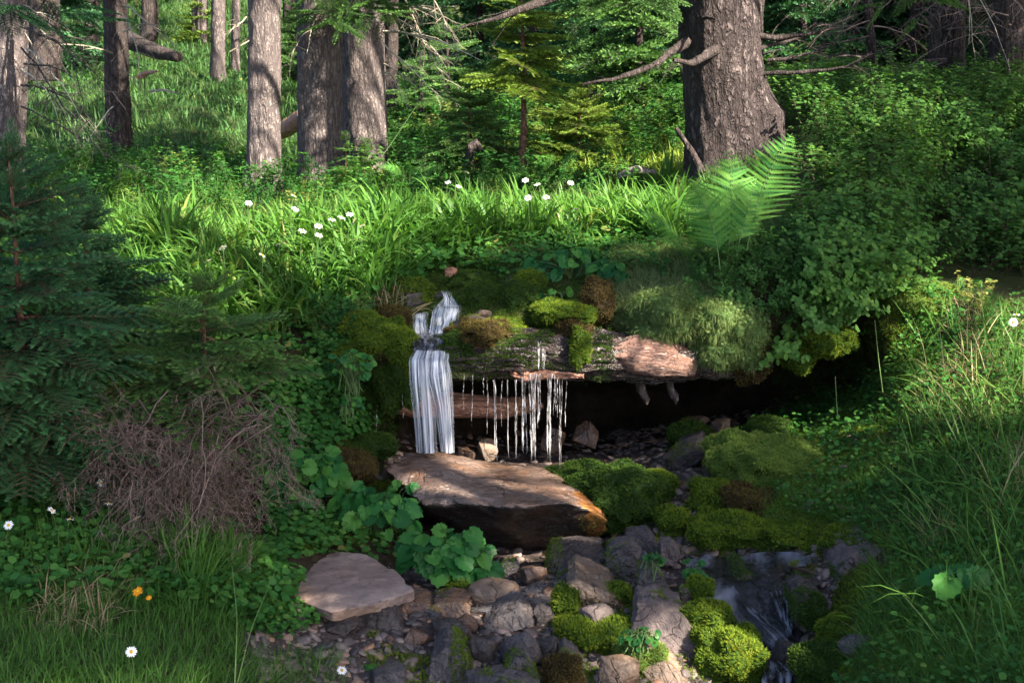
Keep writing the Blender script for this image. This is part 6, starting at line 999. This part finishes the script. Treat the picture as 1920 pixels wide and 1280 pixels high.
for x, y, lb, g in [(466,381,'daisy standing tall in front of the lone pale trunk',None), (550,367,'daisy with ragged petals in the grass between the pale trunks',None), (553,392,'daisy just below the ragged one between the pale trunks',None), (622,412,'leftmost daisy of the bright cluster in the broad grass',None), (640,408,'daisy in the middle of the bright cluster in the broad grass',None), (656,402,'uppermost daisy of the bright cluster in the broad grass',None), (664,414,'lower daisy of the bright cluster in the broad grass',None), (678,424,'rightmost daisy of the bright cluster in the broad grass',None),
   (597,424,'daisy just left of the bright cluster',None), (598,441,'daisy half hidden below the bright cluster',None), (567,433,'side-on daisy left of the bright cluster',None), (523,458,'small daisy in the middle of the broad grass',None), (487,436,'daisy side on near the middle of the broad grass',None), (418,464,'daisy left of the small one in the broad grass',None), (390,489,'drooping daisy low in the broad grass',None), (492,479,'half open daisy deep in the broad grass',None), (306,526,'daisy beside the top of the small spruce',None), (236,741,'daisy rising out of the brushwood top',None),
   (10,906,'daisy at the very left edge of the lower bank',None), (88,901,'big daisy right of the one at the left edge',None), (203,944,'daisy in front of the brushwood',None), (257,971,'tilted daisy at the lower edge of the brushwood',None), (97,956,'small daisy below the big left edge one',None), (130,973,'side-on daisy on a pale stem below the brushwood',None), (16,984,'faded daisy low at the left edge',None), (190,905,'small faded daisy before the brushwood',None), (246,1221,'daisy side on in the bottom left grass',None), (641,1256,'daisy beside the pale leaf at the bottom edge',None),
   (875,323,'daisy at the top of the middle grass',None), (860,350,'tiny daisy in the upper middle grass','tiny white daisies dotted in the middle grass'), (840,342,'tiny daisy in the upper middle grass','tiny white daisies dotted in the middle grass'), (985,338,'tiny daisy in the upper middle grass','tiny white daisies dotted in the middle grass'), (1007,346,'tiny daisy in the upper middle grass','tiny white daisies dotted in the middle grass'), (1070,343,'tiny daisy in the upper middle grass','tiny white daisies dotted in the middle grass'), (990,371,'tiny daisy in the upper middle grass','tiny white daisies dotted in the middle grass'), (1024,370,'tiny daisy in the upper middle grass','tiny white daisies dotted in the middle grass'), (1080,392,'daisy alone in the middle grass right of the clearing stem',None), (860,271,'daisy against the dark spruce left of the clearing stem',None),
   (1906,590,'pinkish white daisy at the right edge',None), (1900,604,'lower pale daisy at the right edge',None)]:
    flower('daisy', M_PET, x, y, 'white ' + lb, g, 60 if y < 360 else 125 if y < 560 else 80, 0.88 if y < 850 else 0.72, tiltx=0.25)
flower('arnica_flower', M_ORA, 258, 1108, 'orange yellow arnica flower in the lower left grass', None, 70, 0.75, tiltx=0.2); flower('arnica_flower', M_ORA, 279, 1120, 'wilted orange arnica head beside the open one', None, 70, 0.4, tiltx=0.6)
# tall single stalks and grass heads
mb = MB()
for (pts, w_) in [([(1655,735,5.1),(1648,680,5.1),(1640,600,5.1)], 4), ([(440,1280,3.0),(445,1160,3.0),(435,1060,3.0)], 4), ([(445,1280,3.0),(470,1180,3.0),(520,1060,3.0)], 3), ([(715,295,8.2),(740,260,8.2),(780,200,8.2)], 3), ([(1570,780,4.9),(1568,745,4.9),(1566,705,4.9)], 4), ([(585,470,5.9),(590,440,5.9),(592,420,5.9)], 4)]:
    p = smooth(interp_poly([P(*q) for q in pts], 16), 2); tubes(mb, p, np.linspace(w_, w_*0.5, 16)/2/ppm(pts[0][2])*0.6, 5)
tag(mb.build('grass_stalks', M_STEM, loc=P(960, 900, 4)), 'single long grass stalks rising above the plants', 'grass stalks', kind='stuff')
# ------------------------------------------------------------------ unseen spruces added on the right, crowns shaped to cast shade and sun flecks
veg = np.zeros(GPX.shape); R_ = ROW[None]
veg = np.where(inpoly(GPX, GPY, Z_BI) & (R_ >= 11), 0.24, veg); veg = np.where((inpoly(GPX, GPY, Z_IR) | inpoly(GPX, GPY, Z_IR2)) & (R_ >= 11), 0.2, veg); veg = np.where((GPY < 345) & (R_ >= 16) & (veg == 0), 0.18, veg); veg = np.where(inpoly(GPX, GPY, Z_RB), 0.07, veg)
raised = G.copy(); raised[..., 2] += veg; SOLID_V[0] = raised.reshape(-1, 3)
allV, allF, o_ = [], [], 0
for v, f in zip(SOLID_V, SOLID_F):
    f = f.tolist(); allV += v.tolist(); allF += [[a + o_ for a in q] for q in f]; o_ += len(v)
for (x0, x1, y0, y1, Y_) in ((850,1130,0,310,8.35), (1000,1180,190,310,8.9), (760,860,60,230,9.1)):      # rough stand-ins for crowns in the ray test only, nothing is built
    allV += [P(a, b, Y_).tolist() for a, b in ((x0, y0), (x1, y0), (x1, y1), (x0, y1))]; allF.append([len(allV) - 4, len(allV) - 3, len(allV) - 2, len(allV) - 1])
SB = BVHTree.FromPolygons(allV, allF); DS = Vector(-S)
# flecks of sun: centre, radii in the photograph, share of light let in
LIT = [(1005,745,66,130,1),(925,800,40,60,.9),(930,893,105,48,1),(1040,905,60,45,1),(812,740,40,60,.4),(840,590,30,30,.2),(1185,660,40,34,.5),(1230,560,90,100,.8),(1140,560,40,50,.8),(960,560,110,60,.6),(1080,500,110,50,.7),
  (640,1092,70,32,.6),(935,1105,50,24,1),(1255,1245,48,45,1),(1365,1215,55,50,.9),(1130,1210,70,30,.5),(1650,1255,60,40,.9),(1420,880,100,60,.6),(1560,820,90,50,.6),
  (1385,215,36,70,1),(1400,60,14,40,1),(503,250,30,100,1),(508,25,24,45,1),(690,200,34,130,1),(700,300,30,50,.8),(378,40,26,60,1),(410,60,18,70,.8),(42,110,12,60,1),(30,235,12,40,1),(130,120,80,110,.6),
  (1080,270,150,95,1),(960,150,130,150,1),(1150,300,150,50,1),(1230,310,70,70,1),(790,110,90,110,.9),(270,130,70,30,.9),(330,170,60,50,.5),(220,60,20,30,.8),
  (1560,210,150,46,.85),(1700,320,120,80,.3),(1650,200,130,50,.6),(1440,240,70,50,.8),(1810,650,130,90,1),(1760,600,70,50,1),(1640,790,80,40,.6),(1850,800,60,60,.5),(1540,490,130,70,.7),(1460,560,60,50,.6),(1600,380,100,50,.5),
  (330,450,220,100,.4),(560,490,130,90,.5),(660,430,120,70,.6),(820,470,120,50,.5),(250,440,80,45,1),(560,455,90,45,1),(700,400,60,30,1),(430,510,70,45,1),(330,400,60,25,1),(1000,420,70,25,1),(620,355,50,22,.9),(900,410,220,60,.5),(1100,400,100,50,.35),(700,620,60,40,.7),(650,520,80,50,.6),(110,1225,70,28,.6),(1360,360,60,80,.4),(450,720,90,100,.5),(400,580,120,80,.55),(1370,350,80,90,.8),(1230,420,60,40,.7),(1320,430,110,50,.75),(80,450,120,120,.4),(250,500,80,100,.3),(180,640,100,60,.3)]
LC = np.array(LIT)
def litat(x, y): 
    d = ((x - LC[:, 0])/LC[:, 2]/1.2)**2 + ((y - LC[:, 1])/LC[:, 3]/1.2)**2; k = d < 1
    return LC[k, 4].max() if k.any() else 0.0
SHADE_TREES = [(4.6, 0.6), (6.8, 4.6), (3.4, -2.6), (8.6, 8.2), (7.5, -0.5), (10.5, 3.0)]
cr = [MB() for _ in SHADE_TREES]; FRK = FR_K; limbs = [[] for _ in SHADE_TREES]
w_ = ((CPX > -250) & (CPX < 2170) & (CPY > -150) & (CPY < 1450)).astype(float); w_ = w_*np.where(CROW <= 16, 1.0, np.where(CROW <= 19, 1.3, 0.5))*np.where((CPX > 1350) & (CROW >= 18), 2.5, 1)
tp, _ = sample(17000, w_); tq, _ = sample(1500, w_*(CROW <= 16)); tp = np.vstack([tp, tq] + [P(x_, y_, Y_) + rng.normal(0, 0.12, (70, 3)) for x_, y_, Y_ in ((835, 1040, 4.4), (880, 1020, 4.4), (700, 965, 4.7), (590, 885, 4.85))]); tp[:, 2] += rng.random(len(tp))**1.5*np.where(tp[:, 1] > 7, 2.8, 0.6); kept = 0
for i in range(len(tp)):
    z = rng.uniform(3.6, 8.5); t = (z - tp[i, 2])/S[2]; q = tp[i] + S*t
    if q[1] > 0.3:
        x_, y_, d_ = pix(q)
        if -60 < x_ < 1980 and y_ > -90: continue
    az = rng.uniform(0, 6.28); d = np.array([math.cos(az), math.sin(az), rng.uniform(-0.5, 0.1)]); d /= np.linalg.norm(d); sd = np.cross(d, [0, 0, 1]); ok = True
    for e in (0, 0.2, 0.42, 0.64):
        for g in ((0,) if e == 0.64 else (-0.2, 0.0, 0.2)):
            pt = q + d*e + sd*g; h = SB.ray_cast(Vector(pt), DS)
            if h[0] is None: continue
            x_, y_, _ = pix(np.array(h[0])); L_ = litat(float(x_), float(y_))
            if L_ > 0 and (int(i*7919) % 1000)/1000.0 < L_: ok = False; break
        if not ok: break
    if not ok: continue
    k = int(np.argmin([(q[0] - a)**2 + (q[1] - b)**2 for a, b in SHADE_TREES])); kept += 1
    inst(cr[k], FRK[0], FRK[1], q[None], frame_x(d[None], np.array([rng.normal(0, .3)])), np.array([1.15]), None, FRK[2])
    if kept % 14 == 0: limbs[k].append(q)
print('CANOPY', kept)
for k, (x, y) in enumerate(SHADE_TREES):
    gz = -0.9 if y < 4 else 0.2; b = np.array([x, y, 0.2 + gz*0.3]); root = empty('spruce_tree', b, 'unseen spruce added out of view on the right to shade the hollow', 'tree', 'unseen spruces added to shade the hollow')
    mb = MB(); z = np.linspace(-0.8, 10, 30); tubes(mb, np.stack([x + 0*z, y + 0*z, b[2] + z], 1), 0.2*(1 - 0.09*np.maximum(z, 0)), 16)
    for q in limbs[k]:
        a = np.array([x, y, min(q[2] + 0.3, b[2] + 9.5)]); mid = (a + q)/2 + [0, 0, 0.15]; tubes(mb, np.stack([a, mid, q]), np.array([0.03, 0.02, 0.006]), 5)
    mb.build('trunk', B_DARK, parent=root)
    if cr[k].n: cr[k].build('crown', M_NEEDD, parent=root)
